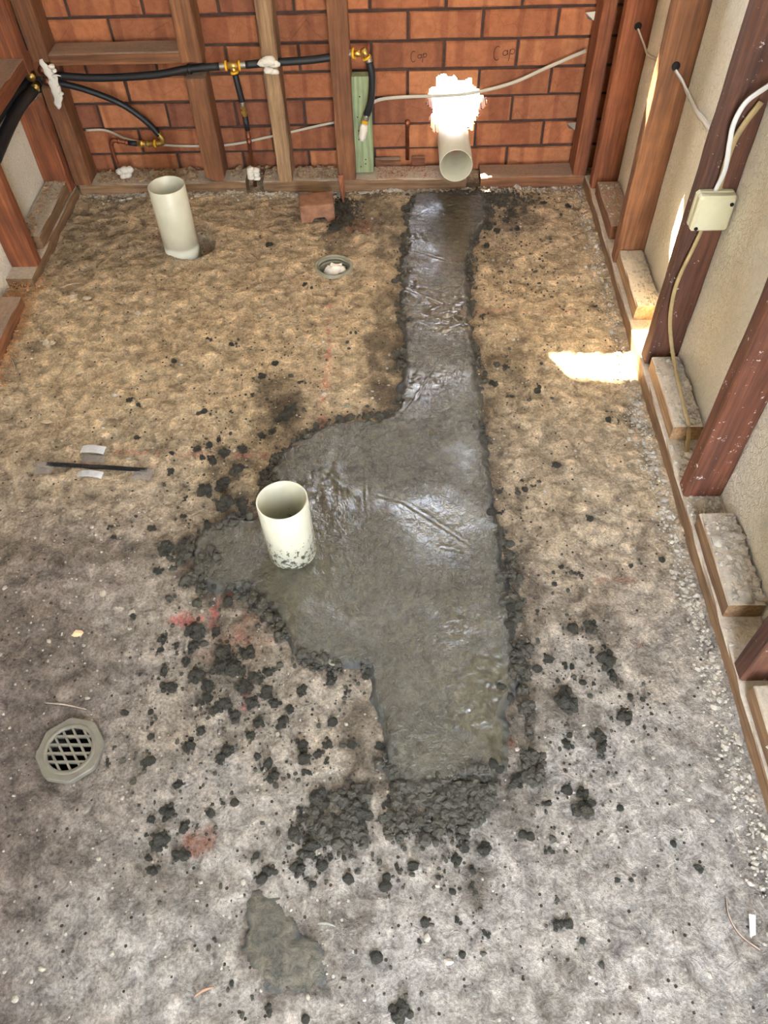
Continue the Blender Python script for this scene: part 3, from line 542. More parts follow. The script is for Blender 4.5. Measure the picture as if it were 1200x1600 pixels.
timber('window_frame', (WX0,WX1,2.66,2.699,WZ0-.04,WZ0), W_PALE[0], 0, parent=win); timber('window_frame', (WX0,WX1,2.66,2.699,WZ1,WZ1+.04), W_PALE[0], 0, parent=win)
tag(slab('roof_eaves', (-2.5,2.0,2.809,3.69,2.60,2.64), M_CEIL), kind='structure')
tag(slab('ground_outside', (-30,30,2.81,40,-.35,-.15), M_GROUND), kind='structure')
tag(slab('ground_entrance', (-30,30,-30,-1.05,-.25,-.05), M_GROUND), kind='structure')

# ------------------------------------------------------------------ timber framing
TOP = 2.39
def thing(o, label, cat, group=None): return tag(o, label, cat, group)
G_ = 'back wall studs'; GR_ = 'right wall studs'
Y0, Y1 = 2.585, 2.675
# back bottom plate in three lengths
PZ = .038
thing(timber('bottom_plate', (-1.118,-.53,Y0,Y1,-.03,PZ), W_GREY[0], 0, .0025, 3), 'dusty grey brown bottom plate of the back frame, the length at the left', 'timber plate', 'back bottom plates')
thing(timber('bottom_plate', (-.468,.243,Y0,Y1,-.03,PZ), W_GREY[0], 0, .002, 5), 'mud-stained bottom plate of the back frame, the middle length under the cream pipe mouth', 'timber plate', 'back bottom plates')
thing(timber('bottom_plate', (.293,.652,Y0,Y1,-.03,PZ), W_TAN[0], 0, .001, 7), 'clean tan bottom plate of the back frame, the short right-hand length', 'timber plate', 'back bottom plates')
def notched(name, x0, x1, y0, y1, za, zb, web, m, seed, chew=0, z0=PZ):
    mb = MB(); timber('', (x0,x1,y0,y1,z0,za), m, 2, .002, seed, mb=mb, chew=chew); timber('', (x0,x1,y0,y1,zb,TOP), m, 2, .002, seed+3, mb=mb, chew=.006)
    mb.add(boxv(*web, za-.01, zb+.01), BOXF); return mb.build(name, m)
thing(notched('wall_stud', -1.131,-1.075,Y0,Y1,.365,.44,(-1.131,-1.075,Y1-.03,Y1-.002), W_TAN[2], 21), 'brown corner stud against the bricks in the back left corner, notched for the black hoses', 'stud')
thing(notched('wall_stud', -.666,-.602,Y0,Y1,.382,.428,(-.66,-.608,Y1-.04,Y1-.002), W_TAN[2], 31, .02), 'gnarled rough stud on the back plate with ragged split foot, right of the noggin', 'stud', G_)
S2 = thing(timber('wall_stud', (-.414,-.364,Y0,Y1,PZ,TOP), W_GREY[2], 2, .003, 41), 'pale weathered stud wrapped in white foam where the black hose passes', 'stud', G_)
thing(timber('wall_stud', (-.203,-.142,Y0,Y1,PZ,TOP), W_TAN[2], 2, .0015, 51), 'cracked brown stud standing beside the pale green board', 'stud', G_)
thing(timber('wall_stud', (.612,.655,Y0,Y1,PZ,TOP), W_RED[2], 2, .0015, 61), 'reddish stud against the bricks in the back right corner', 'stud', G_)
thing(timber('noggin', (-1.072,-.667,Y0,Y1,.428,.463), W_TAN[0], 0, .0015, 71), 'horizontal noggin with dusty top between two studs above the black hoses', 'noggin')
# right side
RX0, RX1 = .657, .7415
thing(timber('bottom_plate', (.652,.741,-.6,2.575,-.03,.044), W_GREY[1], 1, .002, 81), 'long dusty bottom plate at the foot of the right wall', 'timber plate')
for (ya, yb), m, lab in (((2.487,2.53), W_RED[2], 'smooth dark red stud first from the corner on the right wall, with a drilled hole'),
                         ((2.06,2.105), W_TAN[2], 'orange brown stud second from the corner on the right wall, with a drilled cable hole'),
                         ((1.601,1.643), W_DARK[2], 'dark brown right wall stud carrying the cream junction box'),
                         ((1.140,1.184), W_SPOT, 'dark reddish right wall stud splashed with white paint below the junction box stud'),
                         ((.677,.718), W_DARK[2], 'dark stud cut off by the right edge of the photo, nearest the camera')):
    thing(timber('wall_stud', (RX0,RX1,ya,yb,.045,TOP), m, 2, .0015, int(ya*100)), lab, 'stud', GR_)
for (ya, yb), xa, m, lab in (((2.185,2.45), .664, W_TAN[1], 'timber block on the right plate nearest the back corner'),
                          ((1.785,2.055), .664, W_PALE[1], 'pale sunlit timber block on the right plate by the bright patch of sun'),
                          ((1.32,1.575), .662, W_PALE[1], 'dusty timber block on the right plate crossed by the hanging cable'),
                          ((.82,1.055), .659, W_GREY[1], 'rubble covered timber block on the right plate below the paint splashed stud'),
                          ((.30,.645), .659, W_GREY[1], 'timber block lowest on the right plate at the edge of the photo')):
    thing(timber('timber_block', (xa,.735,ya,yb,.045,.09), m, 1, .001, int(ya*77)), lab, 'timber block', 'blocks on the right plate')
# left side
thing(notched('wall_stud', -1.204,-1.12,2.515,2.56,.36,.43,(-1.204,-1.175,2.518,2.557), W_RED[2], 91, z0=.05), 'dark red brown stud on the left wall in the back left corner', 'stud')
thing(timber('wall_stud', (-1.204,-1.12,2.09,2.128,.046,TOP), W_RED[2], 2, .0012, 95), 'smooth orange brown stud on the left wall, cut by the left edge of the photo', 'stud')
thing(timber('noggin', (-1.204,-1.122,2.13,2.512,.437,.482), W_RED[1], 1, .0015, 97), 'noggin on the left wall above the thick black hose, dusty on top', 'noggin')
thing(timber('bottom_plate', (-1.204,-1.124,2.03,2.575,-.03,.045), W_GREY[1], 1, .003, 99), 'rough split bottom plate on the left wall under the stud', 'timber plate')
thing(timber('timber_block', (-1.200,-1.126,2.185,2.525,.047,.092), W_GREY[1], 1, .002, 103), 'dusty timber block on the left plate in the back left corner', 'timber block')
thing(timber('bottom_plate', (-1.204,-1.128,.9,1.935,-.03,.05), W_TAN[1], 1, .003, 105), 'broken end of brown bottom plate beside the orange shavings on the left', 'timber plate')

# green treated board with its nail holes
gb = thing(timber('treated_board', (-.152,-.080,2.625,2.66,PZ+.006,.362), W_GREEN, 2, .0008, 111), 'pale green treated timber board standing on the back plate behind a hose', 'board')
mb = MB()
for x, z in ((-.128,.235),(-.126,.19),(-.127,.16),(-.124,.065),(-.108,.075),(-.107,.09),(-.104,.18),(-.118,.30)): V, F = tubeVF([(x,2.6243,z),(x,2.6275,z)], .0022, 8, smooth=False, up=(0,0,1)); obj('nail_hole', V, F, M_HOLE, gb)

# ------------------------------------------------------------------ pvc pipes
def pvc(name, base, top, r, m, label, mud=0):
    b = Vector(base); t = Vector(top); L = (t-b).length; w = .0032
    o = lathe(name, [(r,0),(r,L-.001),(r-.001,L),(r-w+.001,L),(r-w,L-.001),(r-w,0)], b, t-b, m, None, 64)
    return thing(o, label, 'pipe')
pvc('waste_pipe', (P1[0],P1[1],-.06), (-.701,2.235,.225), .0560, M_PVC, 'cream plastic pipe standing in a hole at the back left of the floor')
pvc('waste_pipe', (P2[0],P2[1],-.03), (-.250,1.032,.182), .0550, M_PVCS, 'mud-splashed cream plastic pipe standing in the fresh concrete')
pvc('waste_pipe', (.200,2.99,.118), (.198,2.50,.127), .0550, M_PVC, 'cream plastic pipe coming through the lit hole in the brick wall')

# ------------------------------------------------------------------ black hoses and fittings
def pt(*a): return tuple(a)
h = empty('lagged_hose', (-.60,2.60,.40), 'long black hose run across the back studs with brass tee and elbow', 'hose')
tube('hose', [(-1.10,2.60,.398),(-.951,2.60,.386),(-.765,2.60,.391),(-.653,2.598,.407),(-.552,2.60,.412)], .0115, M_RUBBER, h)
tube('hose', [(-.468,2.60,.415),(-.396,2.60,.419),(-.275,2.60,.424),(-.195,2.60,.432),(-.152,2.60,.440)], .0115, M_RUBBER, h)
for a, b in (((-.552,2.60,.412),(-.53,2.60,.413)),((-.49,2.60,.414),(-.468,2.60,.415)),((-.155,2.60,.4395),(-.135,2.597,.4425))):
    V_ = Vector(b)-Vector(a); pr_ = []
    for i in range(9): pr_.append((.0112 if i % 2 else .0098, V_.length*i/8))
    lathe('crimp_sleeve', [(0,0)]+pr_+[(0,V_.length)], a, V_, M_STEEL, h, 20, False)
tee = lathe('tee_fitting', [(0,0),(.0105,0),(.0105,.040),(0,.040)], (-.53,2.60,.4135), (1,0,.01), M_BRASS, h, 20, False)
lathe('tee_branch', [(0,0),(.0095,0),(.0095,.022),(0,.022)], (-.510,2.60,.412), (0.15,0,-1), M_BRASS, tee, 20, False)
for x in (-.534,-.491): lathe('yellow_collar', [(.008,0),(.0145,0),(.0145,.006),(.008,.006)], (x,2.60,.4132), (1,0,.01), M_YEL, tee, 24)
lathe('yellow_collar', [(.008,0),(.0135,0),(.0135,.006),(.008,.006)], (-.508,2.60,.397), (0.12,0,-1), M_YEL, tee, 24)
el = lathe('elbow_fitting', [(0,0),(.0095,0),(.0095,.026),(0,.026)], (-.130,2.594,.443), (1,-.3,.1), M_BRASS, h, 20, False)
lathe('elbow_leg', [(0,0),(.009,0),(.009,.028),(0,.028)], (-.098,2.578,.462), (.4,0,-1), M_BRASS, el, 20, False)
lathe('yellow_collar', [(.008,0),(.0155,0),(.0155,.006),(.008,.006)], (-.131,2.594,.443), (1,-.3,.1), M_YEL, el, 24)
lathe('yellow_collar', [(.008,0),(.0145,0),(.0145,.006),(.008,.006)], (-.090,2.576,.440), (.4,0,-1), M_YEL, el, 24)

h = empty('drop_hose', (-.50,2.60,.24), 'short black hose dropping from the brass tee to a copper stub', 'hose')
tube('hose', [(-.507,2.60,.388),(-.504,2.598,.36),(-.501,2.598,.33),(-.499,2.60,.305)], .0098, M_RUBBER, h)
lathe('crimp_sleeve', [(0,0),(.008,0),(.0095,.003),(.008,.006),(.0095,.009),(.008,.012),(.0095,.015),(0,.015)], (-.499,2.60,.306), (.03,0,-1), M_STEEL, h, 20, False)
bn = lathe('brass_nut', [(0,0),(.0105,0),(.0105,.008),(.008,.010),(.008,.014),(.0112,.016),(.0112,.024),(.0075,.026),(.0075,.034),(0,.034)], (-.4985,2.60,.291), (.04,0,-1), M_BRASS, h, 6, False, False)
lathe('lagging', [(0,0),(.0085,0),(.0085,.045),(0,.045)], (-.497,2.60,.257), (.03,0,-1), M_RUBBER, h, 20, False)
cp = lathe('copper_pipe', [(0,0),(.0068,0),(.0068,.022),(.0085,.023),(.0085,.028),(.0068,.029),(.0068,.038),(.0085,.039),(.0085,.044),(.0062,.046),(.0062,.20),(0,.20)], (-.496,2.60,.214), (-.02,0,-1), M_COPPER, h, 20, False)
mb = MB()
for i in range(9):
    V, F = lump(500+i, 2, 1, .12); a = i*2.1; mb.add(V*.0135+np.array([-.499+.012*math.cos(a), 2.592+.012*math.sin(a)-.004, .046+.0045*i]), F)
thing(mb.build('foam_ball', M_FOAM, None, True), 'ball of white foam packed round the copper stub under the dropped hose', 'foam')

h = empty('corner_hose', (-.95,2.63,.25), 'black hose curving down from the corner to brass and copper fittings', 'hose')
tube('hose', [(-1.115,2.62,.372),(-1.014,2.63,.341),(-.904,2.635,.288),(-.836,2.64,.224),(-.808,2.64,.182)], .0098, M_RUBBER, h)
el = tube('brass_elbow', [(-.811,2.64,.188),(-.800,2.64,.168),(-.806,2.64,.155),(-.822,2.64,.153)], .0095, M_BRASS, h)
lathe('yellow_collar', [(.006,0),(.0125,0),(.0125,.006),(.006,.006)], (-.826,2.64,.153), (-1,0,0), M_YEL, el, 24)
lathe('brass_coupling', [(0,0),(.0085,0),(.0085,.018),(.0115,.019),(.0115,.025),(.0085,.026),(.0085,.038),(.0118,.039),(.0118,.047),(.009,.048),(.009,.058),(0,.058)], (-.832,2.64,.153), (-1,0,.01), M_BRASS, h, 20, False)
lathe('lagging', [(0,0),(.0085,0),(.0085,.030),(0,.030)], (-.89,2.64,.154), (-1,0,.12), M_RUBBER, h, 16, False)
tube('copper_pipe', [(-.92,2.64,.158),(-.955,2.64,.166),(-.972,2.64,.166),(-.982,2.64,.150),(-.982,2.64,.11),(-.980,2.64,.085)], [.0075,.0075,.0085,.0075,.0065,.006], M_COPPER, h)
for x, z in ((-.925,.159),(-.950,.165)): lathe('copper_collar', [(.004,0),(.0098,0),(.0098,.005),(.004,.005)], (x,2.64,z), (-1,0,.2), M_COPPER, h, 20)
mb = MB()
for i, (x, y, z, s) in enumerate(((-.972,2.625,.064,.016),(-.955,2.622,.070,.017),(-.938,2.628,.068,.015),(-.948,2.618,.056,.015),(-.962,2.612,.055,.012))): V, F = lump(520+i, 2, 1, .12); mb.add(V*s+np.array([x,y,z-.006]), F)
mb.add(*tubeVF([(-.97,2.63,.05),(-.96,2.63,.07)], .012, 8))
thing(mb.build('foam_blob', M_FOAM, None, True), 'small white foam blobs on the back plate at the foot of the corner copper pipe', 'foam')

h = empty('curved_hose', (-.09,2.58,.33), 'short curved black hose hanging in front of the green board', 'hose')
tube('hose', [(-.081,2.575,.424),(-.074,2.573,.39),(-.0745,2.573,.35),(-.082,2.575,.30),(-.096,2.58,.262)], .0115, M_RUBBER, h)
lathe('crimp_sleeve', [(0,0),(.0102,0),(.012,.004),(.0102,.008),(.012,.012),(.0102,.016),(0,.016)], (-.0845,2.5755,.440), (.25,0,-1), M_STEEL, h, 20, False)
lathe('crimp_sleeve', [(0,0),(.0108,0),(.012,.004),(.0102,.008),(.012,.012),(.0102,.018),(0,.018)], (-.095,2.580,.264), (-.3,0,-1), M_STEEL, h, 20, False)
lathe('yellow_nut', [(0,0),(.0105,0),(.0105,.010),(0,.010)], (-.1005,2.582,.245), (-.3,0,-1), M_YEL, h, 8, False, False)
lathe('foam_plug', [(0,0),(.008,.001),(.0125,.006),(.0135,.02),(.0125,.045),(.009,.056),(0,.058)], (-.104,2.582,.234), (-.2,0,-1), M_FOAM, h, 12, False)

h = empty('elbow_hoses', (-1.15,2.45,.37), 'thick black hoses with brass ends entering from the left edge under the noggin', 'hose')
tube('hose', [(-1.150,2.60,.366),(-1.150,2.555,.366),(-1.150,2.46,.376),(-1.150,2.33,.372),(-1.150,2.15,.352)], .0185, M_RUBBER, h)
tube('hose', [(-1.172,2.60,.384),(-1.172,2.44,.392),(-1.172,2.31,.395),(-1.172,2.15,.39)], .012, M_RUBBER, h)
for x, y, z in ((-1.142,2.572,.405),(-1.138,2.565,.374),(-1.112,2.60,.412),(-1.108,2.60,.378)):
    a = lathe('brass_end', [(0,0),(.007,0),(.0075,.004),(.0135,.004),(.0135,.010),(.011,.014),(.011,.028),(0,.028)], (x,y-.01,z), (-.1,1,.1), M_BRASS if x < -1.12 else M_COPPER, h, 20, False)
mb = MB(); V, F = tubeVF([(-1.098,2.582,.452),(-1.090,2.580,.425),(-1.082,2.579,.395),(-1.082,2.579,.36),(-1.090,2.582,.32),(-1.096,2.583,.300)], [.005,.013,.016,.017,.012,.003], 10)
V = np.array(V); V[:,0] += .0018*np.sin(V[:,2]*210)+.0014*np.sin(V[:,2]*97); V[:,1] = 2.582+(V[:,1]-2.582)*.4-.003*np.abs(np.sin(V[:,2]*130+V[:,0]*90)); mb.add(V, F)
for i, (x, z, s) in enumerate(((-1.070,.432,.011),(-1.066,.420,.009),(-1.070,.372,.007),(-1.068,.352,.008))): V, F = lump(540+i, 2, 1, .15); mb.add(V*s+np.array([x,2.576,z-.004]), F)
mb.add(*tubeVF([(-1.075,2.575,.404),(-1.062,2.572,.408),(-1.048,2.570,.406)], [.005,.003,.001], 6))
thing(mb.build('foam_smear', M_FOAM, None, True), 'ragged white foam smear on the left corner stud where the hoses come out', 'foam')
mb = MB()
for i, (x, z, s) in enumerate(((-.408,.425,.020),(-.392,.43,.022),(-.375,.422,.018),(-.395,.405,.018),(-.378,.402,.014),(-.405,.44,.010))): V, F = lump(560+i, 2, 1, .2); mb.add(V*s*np.array([1,.55,1])+np.array([x,2.580,z-.007]), F)
thing(mb.build('foam_collar', M_FOAM, None, True), 'lump of white foam on the pale weathered stud round the hose', 'foam')
cl = lathe('pipe_clip', [(.0118,0),(.0145,0),(.0145,.010),(.0118,.010)], (-.652,2.598,.4065), (1,0,.05), M_BLK, None, 20)
thing(cl, 'black plastic clip holding the hose at the gnarled stud', 'clip')

# thin grey cables along the bricks, capped copper stub
h = thing(tube('wall_cable', [(-.085,2.675,.250),(-.076,2.68,.257),(-.04,2.682,.267),(.046,2.684,.271),(.173,2.684,.272),(.268,2.684,.281),(.381,2.682,.308),(.479,2.680,.350),(.605,2.678,.403)], 0, M_CABLE, flat=(.0055,.0028), up=(0,1,0)), 'grey flat cable running past the lit hole across the right half of the brick wall', 'cable')
thing(tube('wall_cable', [(-1.072,2.690,.180),(-1.003,2.69,.178),(-.935,2.69,.146),(-.807,2.69,.122),(-.604,2.69,.118),(-.443,2.69,.144),(-.261,2.69,.180),(-.17,2.688,.197)], 0, M_CABLE, flat=(.004,.0022), up=(0,1,0)), 'thin grey cable drooping behind the studs on the left half of the brick wall', 'cable')
cs = lathe('capped_pipe', [(0,0),(.0065,0),(.0065,.115),(.0085,.116),(.0085,.122),(.0092,.124),(.0092,.132),(.0075,.136),(0,.137)], (.039,2.687,.055), (0,0,1), M_COPPER, None, 20, False)
thing(cs, 'upright copper pipe stub with brass cap between the green board and the lit hole', 'pipe')
thing(timber('timber_offcut', (-.075,.015,2.678,2.696,.036,.062), W_TAN[0], 0, .002, 201), 'small timber offcut lying behind the back plate left of the capped copper stub', 'offcut')
thing(timber('timber_offcut', (.055,.10,2.677,2.696,.036,.066), W_RED[0], 0, .004, 203), 'rough wood chip lying behind the back plate right of the capped copper stub', 'offcut')
# wall ties
for x, z, lab in ((.597,.505,'bent metal wall tie poking out high beside the right corner stud'),(.594,.170,'bent metal wall tie poking out low beside the right corner stud')):
    V = np.array([(x-.014,2.672,z+.008),(x+.016,2.668,z+.012),(x+.016,2.668,z-.014),(x-.004,2.674,z-.010)]); V2 = V+np.array([0,.0015,0])
    thing(obj('wall_tie', np.vstack([V,V2]), BOXF, M_STEEL), lab, 'wall tie')

# ------------------------------------------------------------------ junction box and its cables
jb = empty('junction_box', (.694,1.60,.455), 'square cream junction box screwed to the dark right wall stud', 'junction box')
def bevbox(x0,x1,y0,y1,z0,z1,b):
    V = []; 
    for y, i in ((y1,0.),(y0+b,0.),(y0,b)):
        for (x,z) in ((x0+b+i*.3,z0+i),(x1-b-i*.3,z0+i),(x1-i,z0+b+i*.3),(x1-i,z1-b-i*.3),(x1-b-i*.3,z1-i),(x0+b+i*.3,z1-i),(x0+i,z1-b-i*.3),(x0+i,z0+b+i*.3)): V.append((x,y,z))
    F = [tuple(range(8))[::-1], tuple(range(16,24))]
    for r in (0,8):
        for j in range(8): k = (j+1) % 8; F.append((r+j,r+k,r+8+k,r+8+j))
    return V, F
obj('base', *bevbox(.653,.737,1.585,1.5995,.455,.540,.006), M_BOX, jb)
obj('lid', *bevbox(.654,.736,1.568,1.5855,.456,.539,.005), M_BOX, jb)
for x, z in ((.726,.522),(.665,.465)): lathe('screw', [(0,0),(.0042,0),(.0042,.002),(0,.002)], (x,1.567,z), (0,-1,0), M_HOLE, jb, 12, False)
thing(tube('flat_cable', [(.697,1.592,.543),(.692,1.585,.587),(.691,1.585,.626),(.694,1.585,.659),(.705,1.586,.692),(.722,1.588,.728)], 0, M_CABO, flat=(.0065,.0028), up=(0,1,0)), 'short tan flat cable rising from the junction box and ending in a cut end', 'cable')
thing(tube('flat_cable', [(.690,1.590,.542),(.690,1.577,.597),(.679,1.573,.658),(.675,1.572,.697),(.686,1.572,.737),(.722,1.575,.768),(.738,1.577,.80)], 0, M_CABW, flat=(.0052,.0024), up=(0,1,0)), 'white flat cable looping up from the junction box beyond the right edge', 'cable')
thing(tube('flat_cable', [(.690,1.592,.453),(.683,1.588,.41),(.668,1.582,.31),(.676,1.578,.22),(.698,1.570,.14),(.706,1.50,.098),(.702,1.43,.097),(.696,1.36,.097),(.694,1.31,.094),(.693,1.268,.040)], 0, M_CABO, flat=(.0048,.0026), up=(0,1,.4)), 'tan flat cable hanging from the junction box down over a dusty block', 'cable')
thing(tube('flat_cable', [(.700,2.482,.535),(.722,2.47,.50),(.736,2.45,.478),(.738,2.37,.497),(.738,2.30,.515),(.735,2.18,.56),(.70,2.108,.60)], 0, M_CABLE, flat=(.0045,.0025), up=(1,0,0)), 'grey cable strung between the drilled holes of the first two right wall studs', 'cable')
thing(tube('flat_cable', [(.694,2.055,.597),(.715,2.045,.575),(.733,2.03,.55),(.736,1.95,.545),(.737,1.87,.552),(.737,1.70,.565),(.725,1.65,.57)], 0, M_CABW, flat=(.007,.0028), up=(1,0,0)), 'pale cable leaving the drilled hole of the second right stud toward the junction box stud', 'cable')
for x, y, z, nm in ((.700,2.4862,.540,0),(.694,2.0592,.605,1)):
    st = [o for o in COL.objects if o.name.startswith('wall_stud') and o['label'].startswith(('smooth dark red','orange brown')[nm])][0]
    lathe('drilled_hole', [(0,0),(.0105,0),(.0105,.002),(0,.002)], (x,y,z), (0,-1,0), M_HOLE, st, 20, False)

# ------------------------------------------------------------------ floor fittings
wf = empty('floor_waste', (RING[0],RING[1],0), 'round grey waste fitting set in the slab, open and stuffed with cloth', 'floor waste')
lathe('outer_ring', [(.0625,-.02),(.0625,.004),(.058,.010),(.052,.010),(.050,.004),(.050,-.05),(.0535,-.05),(.056,-.02)], (RING[0],RING[1],.0), (0,0,1), M_RING, wf, 48)
lathe('inner_sleeve', [(.0500,-.06),(.0500,-.006),(.046,-.006),(.0445,-.010),(.044,-.06)], (RING[0],RING[1],.0), (0,0,1), M_RING, wf, 48)
lathe('threaded_lip', [(.0475,-.003),(.0495,.006),(.0485,.0075),(.0465,.0)], (RING[0],RING[1],.0), (0,0,1), M_RING, wf, 48)
lathe('well_bottom', [(0,-.058),(.046,-.058),(.046,-.06),(0,-.06)], (RING[0],RING[1],.0), (0,0,1), M_HOLE, wf, 32, False)
r_ = np.random.default_rng(8); V, F = ICO[3]; V = V.copy()
d = 1+.35*np.abs(vnoise(V[:,0]*3+4, V[:,1]*3+V[:,2]*2, 7))*np.sign(vnoise(V[:,0]*5, V[:,2]*5+V[:,1]*4, 8)); V = V*d[:,None]*np.array([.033,.029,.021])+np.array([RING[0]+.007, RING[1]-.002, -.012])
thing(obj('rag', V, F, M_RAG, None, False), 'crumpled white cloth stuffed in the round floor waste', 'cloth')
V, F = lump(9, 2, 1, .3); thing(obj('rubble_piece', V*np.array([.013,.010,.010])+np.array([RING[0]-.026, RING[1]-.006, -.026]), F, M_BRKRED), 'small brown chip lodged beside the cloth in the round floor waste', 'rubble')

fg = empty('floor_drain', (GRATE[0],GRATE[1],0), 'octagonal grey floor drain with slanted slots at lower left', 'floor drain')
R0 = .0665; mb = MB(); V = []; n = 48; rot = math.radians(12)
def octr(a):
    b = (a-rot) % (math.pi/4)-math.pi/8; return R0*math.cos(math.pi/8)/math.cos(b)
for (fr, z) in ((1.0,-.012),(1.0,.0035),(.975,.006),('i',.006),('i',-.010)):
    for i in range(n):
        a = 2*math.pi*i/n; r = .0475 if fr == 'i' else octr(a)*fr; V.append((GRATE[0]+r*math.cos(a), GRATE[1]+r*math.sin(a), z))
F = [(k*n+i, k*n+(i+1) % n, (k+1)*n+(i+1) % n, (k+1)*n+i) for k in range(4) for i in range(n)]
obj('octagonal_frame', V, F, M_GRATE, fg)
lathe('grate_rim', [(.0425,-.002),(.0425,.0072),(.049,.0078),(.0505,.0065),(.0505,-.002)], (GRATE[0],GRATE[1],0), (0,0,1), M_GRATE, fg, 48)
lathe('drain_well', [(0,-.05),(.049,-.05),(.049,-.052),(0,-.052)], (GRATE[0],GRATE[1],0), (0,0,1), M_HOLE, fg, 32, False)
ri = .0432
for k in (-1.5,-.5,.5,1.5):
    y = k*.0168; w = math.sqrt(ri*ri-y*y); obj('grate_bar', boxv(GRATE[0]-w,GRATE[0]+w,GRATE[1]+y-.0022,GRATE[1]+y+.0022,-.001,.0070), BOXF, M_GRATE, fg)
dd = np.array([.58,-.81]); nn = np.array([.81,.58])
for k in (-2,-1,0,1,2):
    q = (k+.18)*.0172; w = math.sqrt(max(0, ri*ri-q*q)); c = nn*q; hw = .0021
    P = [c-dd*w-nn*hw, c+dd*w-nn*hw, c+dd*w+nn*hw, c-dd*w+nn*hw]
    V = [(GRATE[0]+p[0], GRATE[1]+p[1], z) for z in (-.001,.0066) for p in P]
    obj('grate_bar', V, BOXF, M_GRATE, fg)

# taped black strip
ts = empty('taped_strip', (-.76,1.278,.012), 'thin black ribbed strip with clear taped ends lying on the slab at left', 'strip')
a_ = np.array([-.885,1.296]); b_2 = np.array([-.632,1.272]); d_ = (b_2-a_)/np.linalg.norm(b_2-a_); n_ = np.array([-d_[1], d_[0]])
def strip(name, c, hl, hw, z, th, m, bend=.0, parent=ts, seed=0):
    V = []; k = 9; r = np.random.default_rng(seed)
    for s in (1,-1):
        for i in range(k):
            t = -1+2*i/(k-1)
            for w in (-1,1):
                p = c+d_*hl*t+n_*hw*w*(1+.05*r.uniform(-1,1)); V.append((p[0], p[1], z+(th if s > 0 else 0)+bend*(1-t*t)+r.uniform(0,.0004)))
    F = []
    for i in range(k-1):
        a = 2*i; F.append((a+1,a,a+2,a+3)[::1]); o = 2*k; F.append((o+a,o+a+1,o+a+3,o+a+2)); F += [(a,o+a,o+a+2,a+2),(a+1,a+3,o+a+3,o+a+1)]
    F += [(0,1,2*k+1,2*k),(2*k-2,4*k-2,4*k-1,2*k-1)]
    return obj(name, V, F, m, parent)
strip('black_strip', (a_+b_2)/2, .130, .0055, .007, .004, M_BLK, .002)
mb = MB()
for i in range(46):
    c = a_+(b_2-a_)*(i+.5)/46; V = [(c[0]+d_[0]*u+n_[0]*w, c[1]+d_[1]*u+n_[1]*w, z) for z in (.010,.0142) for u, w in ((-.0016,-.0035),(.0016,-.0035),(.0016,.0035),(-.0016,.0035))]; mb.add(V, BOXF)
o = mb.build('rib', M_BLK, ts); o['kind'] = 'stuff'
strip('clear_tape', a_+np.array([-.008,-.014]), .026, .018, .008, .0008, M_CLEAR, .003, seed=3); strip('clear_tape', b_2+np.array([-.006,-.014]), .024, .017, .008, .0008, M_CLEAR, .003, seed=4)
strip('clear_tape', (a_+b_2)/2+np.array([-.016,.030]), .030, .012, .006, .0006, M_CLEAR, .002, seed=5)
def tape_thing(c, seed, label):
    o = strip('silver_tape', np.array(c), .031, .0125 if seed == 6 else .010, .009, .0012, M_SILV, .006, None, seed); return thing(o, label, 'tape', 'silver tape pieces by the black strip')
tape_thing((-.781,1.342), 6, 'curled silver tape piece just above the thin black strip'); tape_thing((-.768,1.259), 7, 'curled silver tape piece just below the thin black strip')

# half brick and fragments
def chunk(name, c, size, rz, m, seed, label, cat, notch=False, tilt=0.):
    import bmesh
    sx, sy, sz = size; bm = bmesh.new(); bmesh.ops.create_cube(bm, size=2.); bmesh.ops.subdivide_edges(bm, edges=bm.edges[:], cuts=9, use_grid_fill=True)
    V = np.array([v.co[:] for v in bm.verts]); F = [tuple(v.index for v in f.verts) for f in bm.faces]; bm.free()
    ed = np.sort(np.abs(V), axis=1)[:,1]; V = V*(1-.05*(ed > .95))[:,None]*(1+.022*vnoise(V[:,0]*3+seed, V[:,1]*3+V[:,2]*2.2, 12)+.012*vnoise(V[:,0]*8+seed, V[:,1]*8+V[:,2]*5, 13))[:,None]
    if notch:
        k = (V[:,2] < -.35) & (abs(V[:,0]-.15) < .38) & (V[:,1] < .1); V[k,2] = -.35+.05*V[k,0]
    P = V*np.array([sx/2,sy/2,sz/2]); R = np.array(Euler((tilt,0,rz)).to_matrix()); P = P@R.T
    P[:,2] -= P[:,2].min(); P += np.array([c[0],c[1],fh(c[0],c[1])-.002]); return thing(obj(name, P, F, m), label, cat)
M_HALF = simple('weathered_brown_brick', (146,104,78), .92, 0, 70, .8, .004, .35, 30)
chunk('half_brick', (-.272,2.435), (.116,.088,.066), .12, M_HALF, 3, 'weathered half brick lying on the slab against the back plate', 'brick', True)
o = obj('brick_shard', [(-.198,2.565,0),(-.186,2.50,.0),(-.180,2.575,0),(-.204,2.578,.06),(-.196,2.520,.045),(-.184,2.572,.064)], [(0,2,1),(3,4,5),(0,1,4,3),(1,2,5,4),(2,0,3,5)], M_BRKRED)
thing(o, 'thin orange brick shard leaning on the back plate beside the half brick', 'brick')
def stone(x, y, s, seed, label, m=M_STONE, sq=(1,1,1), name='rubble_piece', cat='rubble'):
    V, F = lump(seed, 3 if s > .02 else 2, 1 if s < .02 else 4, .3, 2.2); return thing(obj(name, V*s*np.array(sq)+np.array([x,y,fh(x,y)-s*.1]), F, m), label, cat)
stone(-1.011,1.766,.022, 601, 'knobbly pale lump of old concrete near the left plate')
stone(-.993,1.983,.012, 602, 'small pale stone, left one of a pair below the upright back pipe')
stone(-.951,1.975,.011, 603, 'small square pale stone, right one of a pair below the upright back pipe', sq=(1.2,.8,1))
